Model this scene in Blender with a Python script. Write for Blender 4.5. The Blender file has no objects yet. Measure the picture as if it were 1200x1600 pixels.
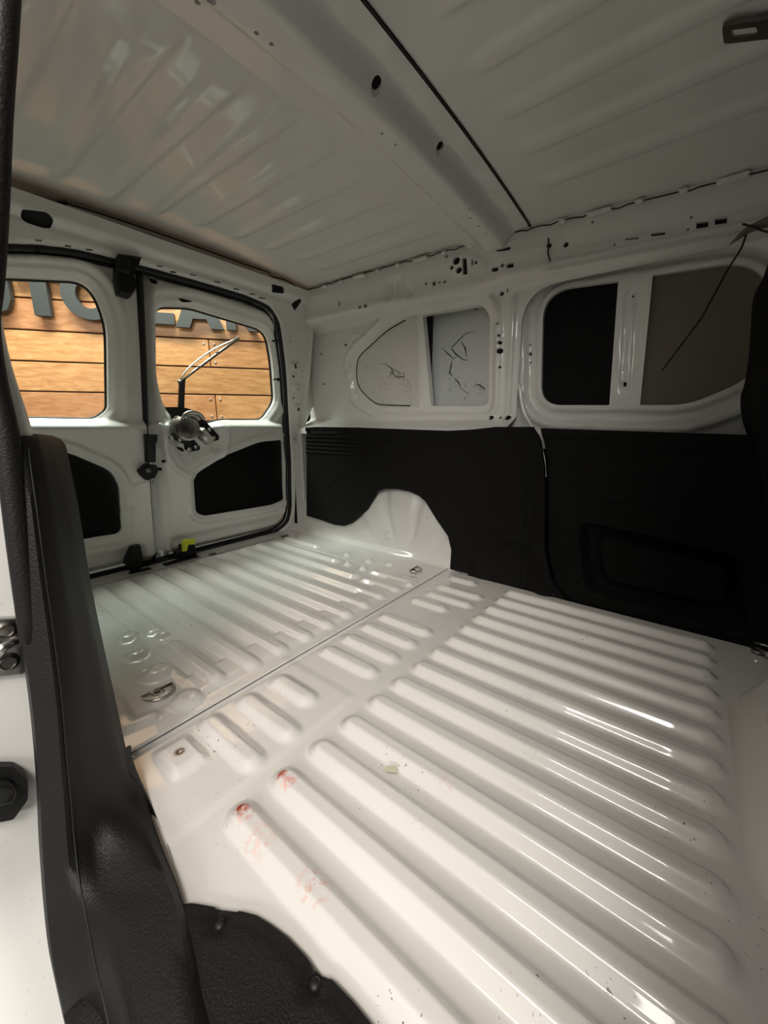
import bpy, math, random
import numpy as np
from mathutils import Vector, Matrix
from mathutils.geometry import delaunay_2d_cdt

# ------------------------------------------------------------------ units: lengths below are in u, 1 u = 0.58 m
S = 0.58
F, CX, CY = 601.0, 600.0, 800.0
def _basis():
    a = np.array([1083-CX, -(665-CY), -F]); a /= np.linalg.norm(a)
    b = np.array([-185-CX, -(665-CY), -F]); b /= np.linalg.norm(b); b -= a*(a@b); b /= np.linalg.norm(b)
    return np.array([a, b, np.cross(a, b)])
RB = _basis()
CAM = np.array([0, 0, 1.0])
scene = bpy.context.scene
COL = scene.collection

# ------------------------------------------------------------------ camera
cd = bpy.data.cameras.new('camera'); cam = bpy.data.objects.new('camera', cd); COL.objects.link(cam)
cd.sensor_fit = 'VERTICAL'; cd.sensor_height = 36.0; cd.lens = F/1600*36.0
cd.clip_start = 0.01; cd.clip_end = 100
m = Matrix([list(RB[0]), list(RB[1]), list(RB[2])]).to_4x4(); m.translation = Vector(CAM*S)
cam.matrix_world = m
scene.camera = cam

# ------------------------------------------------------------------ world, lights, exposure
w = bpy.data.worlds.new('world'); scene.world = w; w.use_nodes = True
w.node_tree.nodes['Background'].inputs[0].default_value = (0.93, 0.92, 0.87, 1)
w.node_tree.nodes['Background'].inputs[1].default_value = 0.18
def area(name, loc, target, sx, sy, power, color):
    l = bpy.data.lights.new(name, 'AREA'); l.shape = 'RECTANGLE'; l.size = sx; l.size_y = sy
    l.energy = power; l.color = color
    o = bpy.data.objects.new(name, l); COL.objects.link(o)
    o.location = Vector(loc)*S
    o.rotation_euler = (Vector(target)-Vector(loc)).to_track_quat('-Z', 'Y').to_euler()
    return o
area('showroom_strip_light', (-1.5, 0.06, 3.3), (0.9, 0.6, 0.0), 0.88, 0.09, 17, (1.0, 0.94, 0.87))
area('showroom_ceiling_light', (-1.6, -1.1, 3.3), (0.9, 0.6, 0.0), 1.0, 0.5, 36, (1.0, 0.94, 0.88))
area('added_wall_fill_light', (-5.0, -1.7, 3.0), (1.5, 1.2, 1.2), 1.6, 0.8, 62, (1.0, 0.96, 0.90))  # added fill lamp without a known source, lifts far wall and upper surfaces
area('showroom_panel_light', (0.9, 3.75, 4.1), (0.9, 2.6, 0.3), 1.6, 0.9, 95, (0.86, 1.0, 0.90))
area('cladding_spot_light', (0.6, 3.2, 4.8), (1.6, 4.6, 1.2), 2.6, 0.3, 95, (1.0, 0.92, 0.82))
scene.view_settings.view_transform = 'Standard'
scene.view_settings.look = 'None'
scene.view_settings.gamma = 1.0
scene.view_settings.use_curve_mapping = False
scene.view_settings.exposure = 0.08
scene.cycles.max_bounces = 16; scene.cycles.diffuse_bounces = 10; scene.cycles.glossy_bounces = 5

# ------------------------------------------------------------------ geometry helpers
def ray(x, y): return RB @ np.array([x-CX, -(y-CY), -F])
def hx(p, X): d = ray(*p); return CAM + (X-CAM[0])/d[0]*d
def hy(p, Y): d = ray(*p); return CAM + (Y-CAM[1])/d[1]*d
def hz(p, Z): d = ray(*p); return CAM + (Z-CAM[2])/d[2]*d
def sst(x, a, b):
    t = np.clip((np.asarray(x, float)-a)/(b-a), 0, 1); return t*t*(3-2*t)
def ramp(d, a, b, q=.22):     # 1 inside a, 0 outside b: straight flank with softly rounded shoulders
    t = np.clip((b-d)/(b-a), -q, 1+q)
    t = np.where(t < q, (t+q)**2/(4*q), np.where(t > 1-q, 1-(1+q-t)**2/(4*q), t))
    return t
def seg_d(x, y, x0, y0, x1, y1):
    dx, dy = x1-x0, y1-y0; L = dx*dx+dy*dy+1e-12
    t = np.clip(((x-x0)*dx+(y-y0)*dy)/L, 0, 1)
    return np.hypot(x-x0-t*dx, y-y0-t*dy)
def inside(x, y, poly):
    r = np.zeros(np.shape(x), bool); n = len(poly)
    for i in range(n):
        x0, y0 = poly[i]; x1, y1 = poly[(i+1) % n]
        if y0 == y1: continue
        c = ((y0 > y) != (y1 > y)) & (x < (x1-x0)*(y-y0)/(y1-y0)+x0)
        r ^= c
    return r
def sd(x, y, poly):          # signed distance to a closed polygon, negative inside
    d = np.full(np.shape(x), 1e9)
    n = len(poly)
    for i in range(n):
        d = np.minimum(d, seg_d(x, y, *poly[i], *poly[(i+1) % n]))
    return np.where(inside(x, y, poly), -d, d)
def rnd(poly, r, k=5):       # round polygon corners; r scalar or list
    out = []; n = len(poly)
    for i in range(n):
        p = np.array(poly[i], float); a = np.array(poly[i-1], float); b = np.array(poly[(i+1) % n], float)
        ri = r[i] if isinstance(r, (list, tuple)) else r
        la, lb = np.linalg.norm(a-p), np.linalg.norm(b-p)
        ri = min(ri, la*.48, lb*.48)
        if ri <= 1e-6: out.append(tuple(p)); continue
        A = p+(a-p)/la*ri; B = p+(b-p)/lb*ri
        for j in range(k+1):
            t = j/k; q = (1-t)**2*A+2*t*(1-t)*p+t*t*B; out.append(tuple(q))
    return out
def dens(poly, step, closed=True):
    out = []; n = len(poly)
    for i in range(n if closed else n-1):
        a = np.array(poly[i]); b = np.array(poly[(i+1) % n]); k = max(1, int(np.linalg.norm(b-a)/step))
        for j in range(k): out.append(tuple(a+(b-a)*j/k))
    if not closed: out.append(tuple(poly[-1]))
    return out
def catmull(P, k=6):
    P = [np.array(p, float) for p in P]; P = [2*P[0]-P[1]]+P+[2*P[-1]-P[-2]]; out = []
    for i in range(1, len(P)-2):
        for j in range(k):
            t = j/k
            out.append(.5*((2*P[i])+(-P[i-1]+P[i+1])*t+(2*P[i-1]-5*P[i]+4*P[i+1]-P[i+2])*t*t+(-P[i-1]+3*P[i]-3*P[i+1]+P[i+2])*t**3))
    out.append(P[-2]); return out
def dens_n(P, k):
    out = []
    for a, b in zip(P[:-1], P[1:]):
        for j in range(k): out.append(np.array(a)+(np.array(b)-np.array(a))*j/k)
    out.append(np.array(P[-1])); return out
def tag(o, label=None, cat=None, group=None, kind=None):
    if label: o['label'] = label
    if cat: o['category'] = cat
    if group: o['group'] = group
    if kind: o['kind'] = kind
    return o
def empty(name, loc=(0, 0, 0), parent=None):
    o = bpy.data.objects.new(name, None); COL.objects.link(o); o.empty_display_size = .05
    o.location = Vector(loc)*S
    if parent: o.parent = parent; o.matrix_parent_inverse = parent.matrix_world.inverted()
    return o
def adopt(o, parent):
    if parent is not None:
        o.parent = parent; o.matrix_parent_inverse = Matrix.Translation(-wloc(parent))
def wloc(o):
    v = Vector(o.location)
    return v if o.parent is None else v      # every location here is written in world terms
def mesh(name, V, Fc, mat, parent=None, smooth=True, angle=None, origin=None):
    V = np.array(V, float)
    if origin is None: origin = V.mean(axis=0)
    origin = np.array(origin, float)
    me = bpy.data.meshes.new(name)
    me.from_pydata(((V-origin)*S).tolist(), [], [list(map(int, f)) for f in Fc]); me.materials.append(mat)
    if smooth:
        me.polygons.foreach_set('use_smooth', [True]*len(me.polygons))
        if angle: me.set_sharp_from_angle(angle=math.radians(angle))
    me.update()
    o = bpy.data.objects.new(name, me); COL.objects.link(o)
    o.location = Vector(origin*S)
    adopt(o, parent)
    return o
def merge(parts):
    V = []; Fc = []
    for v, f in parts:
        n = len(V); V += [tuple(p) for p in v]; Fc += [tuple(i+n for i in q) for q in f]
    return V, Fc
def g_box(c, s, ax=None, bev=0.0):
    c = np.array(c, float); s = np.array(s, float)/2; A = np.eye(3) if ax is None else np.array(ax, float)
    if bev <= 0:
        V = [c+A.T@(s*np.array(k)) for k in [(-1,-1,-1),(1,-1,-1),(1,1,-1),(-1,1,-1),(-1,-1,1),(1,-1,1),(1,1,1),(-1,1,1)]]
        return V, [(0,3,2,1),(4,5,6,7),(0,1,5,4),(1,2,6,5),(2,3,7,6),(3,0,4,7)]
    b = min(bev, s.min()*.9)
    rings = [(-s[2], -b), (-s[2]+b, 0), (s[2]-b, 0), (s[2], -b)]
    V = []; Fc = []
    for z, ins in rings:
        X, Y = s[0]+ins, s[1]+ins
        for p in [(-X+b,-Y),(X-b,-Y),(X,-Y+b),(X,Y-b),(X-b,Y),(-X+b,Y),(-X,Y-b),(-X,-Y+b)]:
            V.append(c+A.T@np.array([p[0], p[1], z]))
    for r in range(3):
        for j in range(8): Fc.append((r*8+j, r*8+(j+1)%8, (r+1)*8+(j+1)%8, (r+1)*8+j))
    Fc.append(tuple(range(7,-1,-1))); Fc.append(tuple(range(24,32)))
    return V, Fc
def g_tube(P, r, n=8, cap=True, flat=1.0, up=(0,0,1)):
    P = [np.array(p, float) for p in P]; V = []; Fc = []
    prev = None
    for i, p in enumerate(P):
        t = P[min(i+1, len(P)-1)]-P[max(i-1, 0)]; t /= (np.linalg.norm(t)+1e-12)
        if prev is None:
            a = np.cross(t, up)
            if np.linalg.norm(a) < 1e-3: a = np.cross(t, (1, 0, 0))
        else: a = prev-t*(prev@t)
        a /= np.linalg.norm(a); prev = a; b = np.cross(t, a)
        ri = r[i] if isinstance(r, (list, tuple)) else r
        for k in range(n):
            th = 2*math.pi*k/n; V.append(p+a*ri*math.cos(th)+b*ri*flat*math.sin(th))
    for i in range(len(P)-1):
        for k in range(n): Fc.append((i*n+k, i*n+(k+1)%n, (i+1)*n+(k+1)%n, (i+1)*n+k))
    if cap: Fc.append(tuple(range(n-1,-1,-1))); Fc.append(tuple(range((len(P)-1)*n, len(P)*n)))
    return V, Fc
def g_lathe(c, axis, prof, n=20):     # prof: list of (radius, height along axis)
    axis = np.array(axis, float); axis /= np.linalg.norm(axis)
    a = np.cross(axis, (0, 0, 1) if abs(axis[2]) < .9 else (1, 0, 0)); a /= np.linalg.norm(a); b = np.cross(axis, a)
    V = []; Fc = []
    for r, h in prof:
        for k in range(n):
            t = 2*math.pi*k/n; V.append(np.array(c)+axis*h+(a*math.cos(t)+b*math.sin(t))*max(r, 1e-5))
    for i in range(len(prof)-1):
        for k in range(n): Fc.append((i*n+k, i*n+(k+1)%n, (i+1)*n+(k+1)%n, (i+1)*n+k))
    Fc.append(tuple(range(n-1,-1,-1))); Fc.append(tuple(range((len(prof)-1)*n, len(prof)*n)))
    return V, Fc
def g_prism(ring3, vec, inset=0.0):   # ring of 3D points extruded along vec, capped both ends
    R = [np.array(p, float) for p in ring3]; n = len(R); v = np.array(vec, float); c = sum(R)/n
    V = list(R)
    if inset > 0: V += [p+v*.75 for p in R]+[c+(p-c)*(1-inset)+v for p in R]; L = 3
    else: V += [p+v for p in R]; L = 2
    Fc = [tuple(range(n-1,-1,-1))]
    for i in range(L-1):
        for k in range(n): Fc.append((i*n+k, i*n+(k+1)%n, (i+1)*n+(k+1)%n, (i+1)*n+k))
    Fc.append(tuple(range((L-1)*n, L*n)))
    return V, Fc
def g_panel(outline, holes, du, dv, pos, rim=None, rim_outer=None):
    """a sheet in a (u,v) plane with exact outline and holes, carried into space by pos(u,v)"""
    step = min(du, dv)*1.2
    rings = [dens(outline, step)]+[dens(h, step) for h in holes]
    pts = []; edges = []
    for r in rings:
        n0 = len(pts); pts += r; edges += [(n0+i, n0+(i+1) % len(r)) for i in range(len(r))]
    o = np.array(outline); (u0, v0), (u1, v1) = o.min(0), o.max(0)
    gu, gv = np.meshgrid(np.arange(u0+du*.5, u1, du), np.arange(v0+dv*.5, v1, dv))
    gu = gu.ravel(); gv = gv.ravel()
    ok = inside(gu, gv, outline)
    keepd = step*.45
    for h in holes:
        hb = np.array(h); near = (gu > hb[:,0].min()-keepd*2) & (gu < hb[:,0].max()+keepd*2) & (gv > hb[:,1].min()-keepd*2) & (gv < hb[:,1].max()+keepd*2)
        if near.any():
            idx = np.where(near)[0]; ok[idx] &= sd(gu[idx], gv[idx], h) > keepd
    idx = np.where(ok)[0]
    if len(idx):
        dd = sd(gu[idx], gv[idx], outline); ok[idx[dd > -keepd]] = False
    pts2 = pts+list(zip(gu[ok].tolist(), gv[ok].tolist()))
    v2, e2, f2, _, _, _ = delaunay_2d_cdt([Vector(p) for p in pts2], edges, [], 0, 1e-7)
    A = np.array([[p[0], p[1]] for p in v2]); T = np.array([list(f) for f in f2])
    c = A[T].mean(1); k = inside(c[:,0], c[:,1], outline)
    for h in holes: k &= ~inside(c[:,0], c[:,1], h)
    T = T[k]
    X, Y, Z = pos(A[:,0], A[:,1]); V = np.stack([X, Y, Z], 1).tolist(); Fc = T.tolist()
    def skirt(r, vec):
        rr = np.array(r); X, Y, Z = pos(rr[:,0], rr[:,1]); P = np.stack([X, Y, Z], 1)
        n0 = len(V); n = len(rr)
        V.extend(P.tolist()); V.extend((P+np.array(vec)).tolist())
        for i in range(n): Fc.append([n0+i, n0+(i+1) % n, n0+n+(i+1) % n, n0+n+i])
    if rim is not None:
        for i, r in enumerate(rings[1:]): skirt(r, rim[i] if isinstance(rim, list) else rim)
    if rim_outer is not None: skirt(rings[0], rim_outer)
    return V, Fc
def plate(poly, pos, vec, step=.03):      # thick plate with front following pos
    V, Fc = g_panel(poly, [], step, step, pos, rim_outer=vec)
    return V, Fc
def circ(c, r, n=12, ry=None, rot=0):
    ry = ry or r; return [(c[0]+r*math.cos(t)*math.cos(rot)-ry*math.sin(t)*math.sin(rot), c[1]+r*math.cos(t)*math.sin(rot)+ry*math.sin(t)*math.cos(rot)) for t in [2*math.pi*i/n for i in range(n)]]

# ------------------------------------------------------------------ materials
def mat(name, col, rough=.5, metal=0, coat=0, bump=0, bscale=200, var=0, vscale=3, spec=.5, emis=None, trans=0, ior=1.45, detail=None):
    m = bpy.data.materials.new(name); m.use_nodes = True; nt = m.node_tree; b = nt.nodes['Principled BSDF']
    b.inputs['Base Color'].default_value = (*col, 1); b.inputs['Roughness'].default_value = rough
    b.inputs['Metallic'].default_value = metal; b.inputs['Coat Weight'].default_value = coat; b.inputs['Coat Roughness'].default_value = .05
    b.inputs['Specular IOR Level'].default_value = spec; b.inputs['Transmission Weight'].default_value = trans; b.inputs['IOR'].default_value = ior
    tc = nt.nodes.new('ShaderNodeTexCoord'); geo = nt.nodes.new('ShaderNodeNewGeometry')
    if var:
        n = nt.nodes.new('ShaderNodeTexNoise'); n.inputs['Scale'].default_value = vscale; n.inputs['Detail'].default_value = 6
        nt.links.new(geo.outputs['Position'], n.inputs['Vector'])
        r = nt.nodes.new('ShaderNodeMapRange'); r.inputs['To Min'].default_value = 1-var; r.inputs['To Max'].default_value = 1+var*.3
        nt.links.new(n.outputs['Fac'], r.inputs['Value'])
        mx = nt.nodes.new('ShaderNodeVectorMath'); mx.operation = 'SCALE'; mx.inputs[0].default_value = col
        nt.links.new(r.outputs[0], mx.inputs['Scale']); nt.links.new(mx.outputs[0], b.inputs['Base Color'])
    if bump:
        n = nt.nodes.new('ShaderNodeTexNoise'); n.inputs['Scale'].default_value = bscale; n.inputs['Detail'].default_value = 3
        nt.links.new(geo.outputs['Position'], n.inputs['Vector'])
        bp = nt.nodes.new('ShaderNodeBump'); bp.inputs['Strength'].default_value = bump; bp.inputs['Distance'].default_value = .001
        nt.links.new(n.outputs['Fac'], bp.inputs['Height']); nt.links.new(bp.outputs[0], b.inputs['Normal'])
    return m
def nmath(nt, op, a, b=None, clamp=False):
    n = nt.nodes.new('ShaderNodeMath'); n.operation = op; n.use_clamp = clamp
    for i, v in enumerate((a, b)):
        if v is None: continue
        if isinstance(v, (int, float)): n.inputs[i].default_value = v
        else: nt.links.new(v, n.inputs[i])
    return n.outputs[0]
def mixc(nt, fac, base, col):
    n = nt.nodes.new('ShaderNodeMix'); n.data_type = 'RGBA'
    nt.links.new(fac, n.inputs[0])
    if isinstance(base, tuple): n.inputs[6].default_value = (*base, 1)
    else: nt.links.new(base, n.inputs[6])
    n.inputs[7].default_value = (*col, 1)
    return n.outputs[2]
def add_wear(m, col, specks=.5, scratch=.4, stains=()):
    """paint with little dark chips, thin scuff lines and stains that have their own places"""
    nt = m.node_tree; b = nt.nodes['Principled BSDF']
    geo = nt.nodes.new('ShaderNodeNewGeometry'); pos = geo.outputs['Position']
    def noise(s, d=2, off=0):
        n = nt.nodes.new('ShaderNodeTexNoise'); n.inputs['Scale'].default_value = s; n.inputs['Detail'].default_value = d
        if off:
            v = nt.nodes.new('ShaderNodeVectorMath'); v.operation = 'ADD'; v.inputs[1].default_value = (off, off*2, off*.5)
            nt.links.new(pos, v.inputs[0]); nt.links.new(v.outputs[0], n.inputs['Vector'])
        else: nt.links.new(pos, n.inputs['Vector'])
        return n.outputs['Fac']
    big = nmath(nt, 'MULTIPLY', nmath(nt, 'SUBTRACT', noise(5, 3), .52), 9, True)
    sp = nmath(nt, 'MULTIPLY', nmath(nt, 'SUBTRACT', noise(170, 2, 3), .69), 30, True)
    f1 = nmath(nt, 'MULTIPLY', nmath(nt, 'MULTIPLY', sp, big), specks)
    ln = nmath(nt, 'SUBTRACT', 1.0, nmath(nt, 'MULTIPLY', nmath(nt, 'ABSOLUTE', nmath(nt, 'SUBTRACT', noise(16, 4, 7), .5)), 260), True)
    big2 = nmath(nt, 'MULTIPLY', nmath(nt, 'SUBTRACT', noise(9, 3, 11), .60), 14, True)
    f2 = nmath(nt, 'MULTIPLY', nmath(nt, 'MULTIPLY', ln, big2), scratch)
    base = mixc(nt, nmath(nt, 'MULTIPLY', noise(2.2, 4, 5), .22), col, tuple(c*.80 for c in col))
    c = mixc(nt, f1, base, (.05, .045, .04)); c = mixc(nt, f2, c, (.09, .085, .08))
    for (p, r, sc, st, th) in stains:
        d = nt.nodes.new('ShaderNodeVectorMath'); d.operation = 'DISTANCE'; nt.links.new(pos, d.inputs[0]); d.inputs[1].default_value = (p[0]*S, p[1]*S, p[2]*S)
        f = nmath(nt, 'SUBTRACT', 1.0, nmath(nt, 'DIVIDE', d.outputs['Value'], r*S), True)
        f = nmath(nt, 'MULTIPLY', nmath(nt, 'MULTIPLY', f, 2.0, True), nmath(nt, 'MULTIPLY', nmath(nt, 'SUBTRACT', noise(130, 4, 2+r), th), 9, True))
        c = mixc(nt, nmath(nt, 'MULTIPLY', f, st), c, sc)
    nt.links.new(c, b.inputs['Base Color'])
    return m
WH = (.74, .735, .705)
M = {}
M['white'] = add_wear(mat('white_body_paint', WH, .36, coat=.5), WH, .35, .25)
M['roof'] = mat('white_roof_paint', (.69, .685, .655), .5, coat=.6, spec=.3, var=.05)
M['door'] = add_wear(mat('white_door_paint', WH, .26, coat=.7), WH, .55, .45)
stains = [(hz(p, z), rr, c, k, th) for p, z, rr, c, k, th in [((378, 1266), .024, .024, (.30, .035, .01), 1.0, .36), ((384, 1276), .02, .03, (.70, .25, .20), .55, .45), ((441, 1212), .02, .022, (.45, .07, .05), 1.0, .38),
          ((452, 1224), .02, .028, (.75, .25, .22), .7, .44), ((492, 1386), .022, .05, (.70, .33, .28), .55, .50), ((408, 1312), .022, .05, (.72, .45, .38), .5, .46), ((281, 1176), .016, .020, (.10, .04, .015), 1.0, .34), ((700, 1226), .022, .03, (.72, .4, .4), .5, .5)]]
M['floor'] = add_wear(mat('white_floor_paint', (.70, .68, .65), .32, coat=1.0), (.70, .68, .65), 1.0, .45, stains)
M['arch'] = add_wear(mat('scuffed_arch_paint', (.68, .67, .64), .42, coat=.2), (.68, .67, .64), 1.0, 1.0)
M['plate'] = add_wear(mat('scratched_plate_paint', (.62, .61, .57), .45), (.62, .61, .57), .8, .8)
M['skin'] = add_wear(mat('outer_skin_paint', (.58, .60, .60), .35, coat=.3), (.58, .60, .60), .8, .3)
M['black'] = mat('black_plastic', (.007, .007, .0072), .48, spec=.35, bump=.25, bscale=900)
M['grain'] = mat('grained_charcoal_plastic', (.0085, .008, .008), .5, spec=.35, bump=1.0, bscale=380)
M['felt'] = mat('charcoal_fibre_panel', (.0062, .006, .0055), .8, spec=.2, bump=.3, bscale=700)
M['rubber'] = mat('black_rubber', (.008, .008, .008), .55)
M['cavity'] = mat('black_cavity_shade', (.006, .006, .006), .8)  # black colour stands in for the shade inside holes and gaps
M['dark'] = mat('black_backing_panel', (.0035, .0035, .0035), .7, spec=.2)  # near-black colour of covers, floor underside and shell backing
M['brown'] = mat('grey_brown_backing', (.17, .15, .12), .85, var=.12, vscale=8)
M['seam'] = mat('dark_seam_sealant', (.02, .02, .018), .7)
M['steel'] = mat('zinc_steel', (.55, .54, .52), .28, metal=1)
M['darksteel'] = mat('aged_steel', (.22, .21, .19), .35, metal=1)
M['alu'] = mat('cast_aluminium', (.50, .50, .48), .42, metal=1, bump=.3, bscale=300)
M['yellow'] = mat('yellow_green_plastic', (.62, .70, .03), .4)
M['letter'] = mat('grey_letter_metal', (.03, .033, .032), .5)
M['cloth'] = mat('black_curtain_cloth', (.006, .006, .0063), .75, spec=.25, bump=.3, bscale=500)
M['tape'] = mat('clear_yellow_tape', (.58, .57, .42), .3)
M['ground'] = mat('grey_showroom_tiles', (.34, .34, .33), .25, var=.1)
M['glass'] = bpy.data.materials.new('window_glass'); M['glass'].use_nodes = True
_nt = M['glass'].node_tree; _nt.nodes.clear()
_o = _nt.nodes.new('ShaderNodeOutputMaterial'); _m = _nt.nodes.new('ShaderNodeMixShader'); _t = _nt.nodes.new('ShaderNodeBsdfTransparent'); _g = _nt.nodes.new('ShaderNodeBsdfGlossy'); _f = _nt.nodes.new('ShaderNodeFresnel')
_t.inputs[0].default_value = (.93, .97, .95, 1); _g.inputs['Roughness'].default_value = .02; _f.inputs[0].default_value = 1.35
_nt.links.new(_f.outputs[0], _m.inputs[0]); _nt.links.new(_t.outputs[0], _m.inputs[1]); _nt.links.new(_g.outputs[0], _m.inputs[2]); _nt.links.new(_m.outputs[0], _o.inputs[0])
def wood(i):
    rr = random.Random(i); k = .88+.24*rr.random()
    col = (.50*k, .25*k*(.94+.12*rr.random()), .105*k)
    m = bpy.data.materials.new('varnished_timber'); m.use_nodes = True; nt = m.node_tree; b = nt.nodes['Principled BSDF']
    b.inputs['Roughness'].default_value = .42
    tc = nt.nodes.new('ShaderNodeTexCoord'); mp = nt.nodes.new('ShaderNodeMapping'); mp.inputs['Scale'].default_value = (1.6, 8, 26); mp.inputs['Location'].default_value = (i*3.1, i, i)
    nt.links.new(tc.outputs['Object'], mp.inputs[0]); n = nt.nodes.new('ShaderNodeTexNoise'); n.inputs['Scale'].default_value = 2.2; n.inputs['Detail'].default_value = 7; n.inputs['Distortion'].default_value = .7
    nt.links.new(mp.outputs[0], n.inputs['Vector'])
    r = nt.nodes.new('ShaderNodeValToRGB'); r.color_ramp.elements[0].position = .3; r.color_ramp.elements[1].position = .7
    r.color_ramp.elements[0].color = (col[0]*.72, col[1]*.60, col[2]*.5, 1); r.color_ramp.elements[1].color = (col[0]*1.1, col[1]*1.12, col[2]*1.15, 1)
    nt.links.new(n.outputs['Fac'], r.inputs[0]); nt.links.new(r.outputs[0], b.inputs['Base Color'])
    return m
WOODS = [wood(i) for i in range(6)]

# ------------------------------------------------------------------ body surfaces (u)
def door_y(z): return np.interp(z, [-.3, 0, .45, .85, 1.15, 1.45, 1.88, 2.1], [3.06, 3.03, 2.975, 2.905, 2.835, 2.765, 2.685, 2.63])
def frame_y(z): return door_y(z)-.045-.02*sst(z, 1.85, 2.0)
def edge_x(y): return np.interp(y, [-.9, -.1, .86, 1.7, 2.6, 3], [2.53, 2.50, 2.40, 2.345, 2.31, 2.30])
def wall_x(y, z):
    y = np.asarray(y, float); z = np.asarray(z, float)
    main = 2.50-.05*(z-1.0)
    x = np.where(z < 1.06, 2.315+(main-2.315)*sst(z, .965, 1.065), main)
    k = sst(z, 1.775, 1.845)
    x = x*(1-k)+(edge_x(y)-.0*z)*k
    return x
def roof_z(x, y): return 2.065+.06*(1-((np.asarray(x, float)-1.25)/1.25)**2)-.006*sst(y, 2.4, 2.65)
def it(p, f, axis):       # pixel ray to a curved surface, by iteration; used only to read sizes and places off the survey
    v = 2.9 if axis == 'y' else 2.4 if axis == 'x' else 2.05
    for _ in range(25):
        q = {'x': hx, 'y': hy, 'z': hz}[axis](p, v); v = .5*v+.5*float(f(q))
    return q
def pd(p, off=0): q = it(p, lambda q: door_y(q[2])+off, 'y'); return (q[0], q[2])
def pf(p): q = it(p, lambda q: frame_y(q[2]), 'y'); return (q[0], q[2])
def pw(p, off=0): q = it(p, lambda q: wall_x(q[1], q[2])+off, 'x'); return (q[1], q[2])
def px(p, X): q = hx(p, X); return (q[1], q[2])
def pz(p, Z=0): q = hz(p, Z); return (q[0], q[1])

# ================================================================== FLOOR
cap = []   # (x, y0, y1, w_in, w_out, h)
RX = [.405+.1365*k for k in range(14)]
for k, x in enumerate(RX): cap.append((x, -.165, .782-.0047*k, .020, .047, .031))
for x, y0, y1 in [(.52, .925, 1.16), (.66, .925, 1.155), (.805, 1.0, 1.15), (1.075, .925, 1.155), (1.21, .915, 1.15), (1.35, .915, 1.15), (1.485, .915, 1.145),
                  (1.755, .975, 1.125), (1.885, .885, 1.105), (2.015, .885, 1.11), (2.185, 1.0, 1.11)]:
    cap.append((x, y0, y1, .018, .047, .020))
XR = [.65+.143*k for k in range(11)]
for k, x in enumerate(XR):
    if k == 0: cap += [(x, 1.36, 1.74, .018, .054, .022), (x, 1.95, 2.74, .02, .055, .018)]
    elif k < 8: cap.append((x, 1.34, 2.74, .02, .054, .022))
    elif k == 8: cap += [(x, 1.32, 1.55, .02, .054, .02), (x, 1.66, 2.74, .02, .054, .022)]
    elif k == 9: cap += [(x, 1.30, 1.60, .02, .05, .02), (x, 1.98, 2.72, .02, .05, .02)]
    else: cap += [(x, 2.35, 2.72, .02, .05, .02)]
domes = [(.526, 2.375, .055, .022), (.551, 1.985, .062, .022), (.523, 1.795, .062, .022), (.526, 1.59, .075, .02), (.66, 1.87, .035, .02), (.525, 1.335, .07, .018),
         (2.07, 1.985, .04, .028), (2.066, 1.76, .045, .028), (2.11, 1.60, .035, .022), (1.93, 1.85, .035, .026), (1.93, 1.70, .035, .026), (1.90, 1.28, .035, .02), (.47, 1.43, .06, .012), (2.13, 1.40, .05, .01)]
def floor_h(x, y):
    h = np.zeros_like(x)
    for (cx_, y0, y1, wi, wo, hh) in cap:
        k = np.abs(x-cx_) < wo+.01
        d = seg_d(x[k], y[k], cx_, y0, cx_, y1)
        h[k] = np.maximum(h[k], hh*ramp(d, wi, wo))
    # the valleys of the rear section start with a sharp little step
    st = sst(y, 1.455, 1.462)*(1-sst(y, 2.70, 2.78))*sst(x, .56, .60)*(1-sst(x, 1.98, 2.02))
    h = np.maximum(h, .009*(1-st)*sst(y, 1.29, 1.34)*(1-sst(y, 2.78, 2.85))*sst(x, .54, .58)*(1-sst(x, 2.0, 2.04)))
    for (a, b, r, hh) in domes:
        d = np.hypot(x-a, y-b); h = np.maximum(h, hh*(1-sst(d, r*.35, r)))
    # square boss beside the seam and an L shaped bead in the corner
    d = sd(x, y, [(.36, 1.05), (.43, 1.05), (.43, 1.16), (.36, 1.16)]); h = np.maximum(h, .016*(1-sst(d, -.005, .028)))
    d = np.minimum(seg_d(x, y, .335, 1.36, .36, 1.62), seg_d(x, y, .335, 1.36, .40, 1.345)); h = np.maximum(h, .010*(1-sst(d, .01, .04)))
    # seam between the two sheets: rear sheet laps over the front one
    h += .008*sst(y, 1.232, 1.236)
    d = np.abs(y-1.225); h -= .004*(1-sst(d, .004, .012))
    # shallow steps of the front sheet
    h += .004*sst(y, .862, .875)*(1-sst(x, .9, .95))
    # upturned edge by the wheel arch and by the door sill
    h += .05*sst(x, 2.30, 2.36)*sst(y, 1.15, 1.25)-.04*sst(x, 2.30, 2.34)*(1-sst(y, 1.10, 1.15)) + .012*(1-sst(x, .20, .26))
    return h
xs = np.concatenate([np.arange(.10, 2.37, .0052)]); ys = np.concatenate([np.arange(-1.0, -.3, .05), np.arange(-.3, 3.0, .0125)])
gx, gy = np.meshgrid(xs, ys); hh = floor_h(gx.ravel(), gy.ravel())
V = np.stack([gx.ravel(), gy.ravel(), hh], 1); nx, ny = len(xs), len(ys)
idx = np.arange(nx*ny).reshape(ny, nx)
Q = np.stack([idx[:-1,:-1].ravel(), idx[:-1,1:].ravel(), idx[1:,1:].ravel(), idx[1:,:-1].ravel()], 1)
floor = mesh('floor', V, Q, M['floor'], origin=(1.25, 1.2, 0))
tag(floor, 'white painted ribbed steel load floor of the van with scuffs and red smears', 'floor', kind='structure')
pts = [(x, 1.229, .012) for x in np.linspace(.24, 2.31, 50)]
mesh('floor_seam', *g_tube(pts, .0013, 6), M['seam'], floor)
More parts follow.
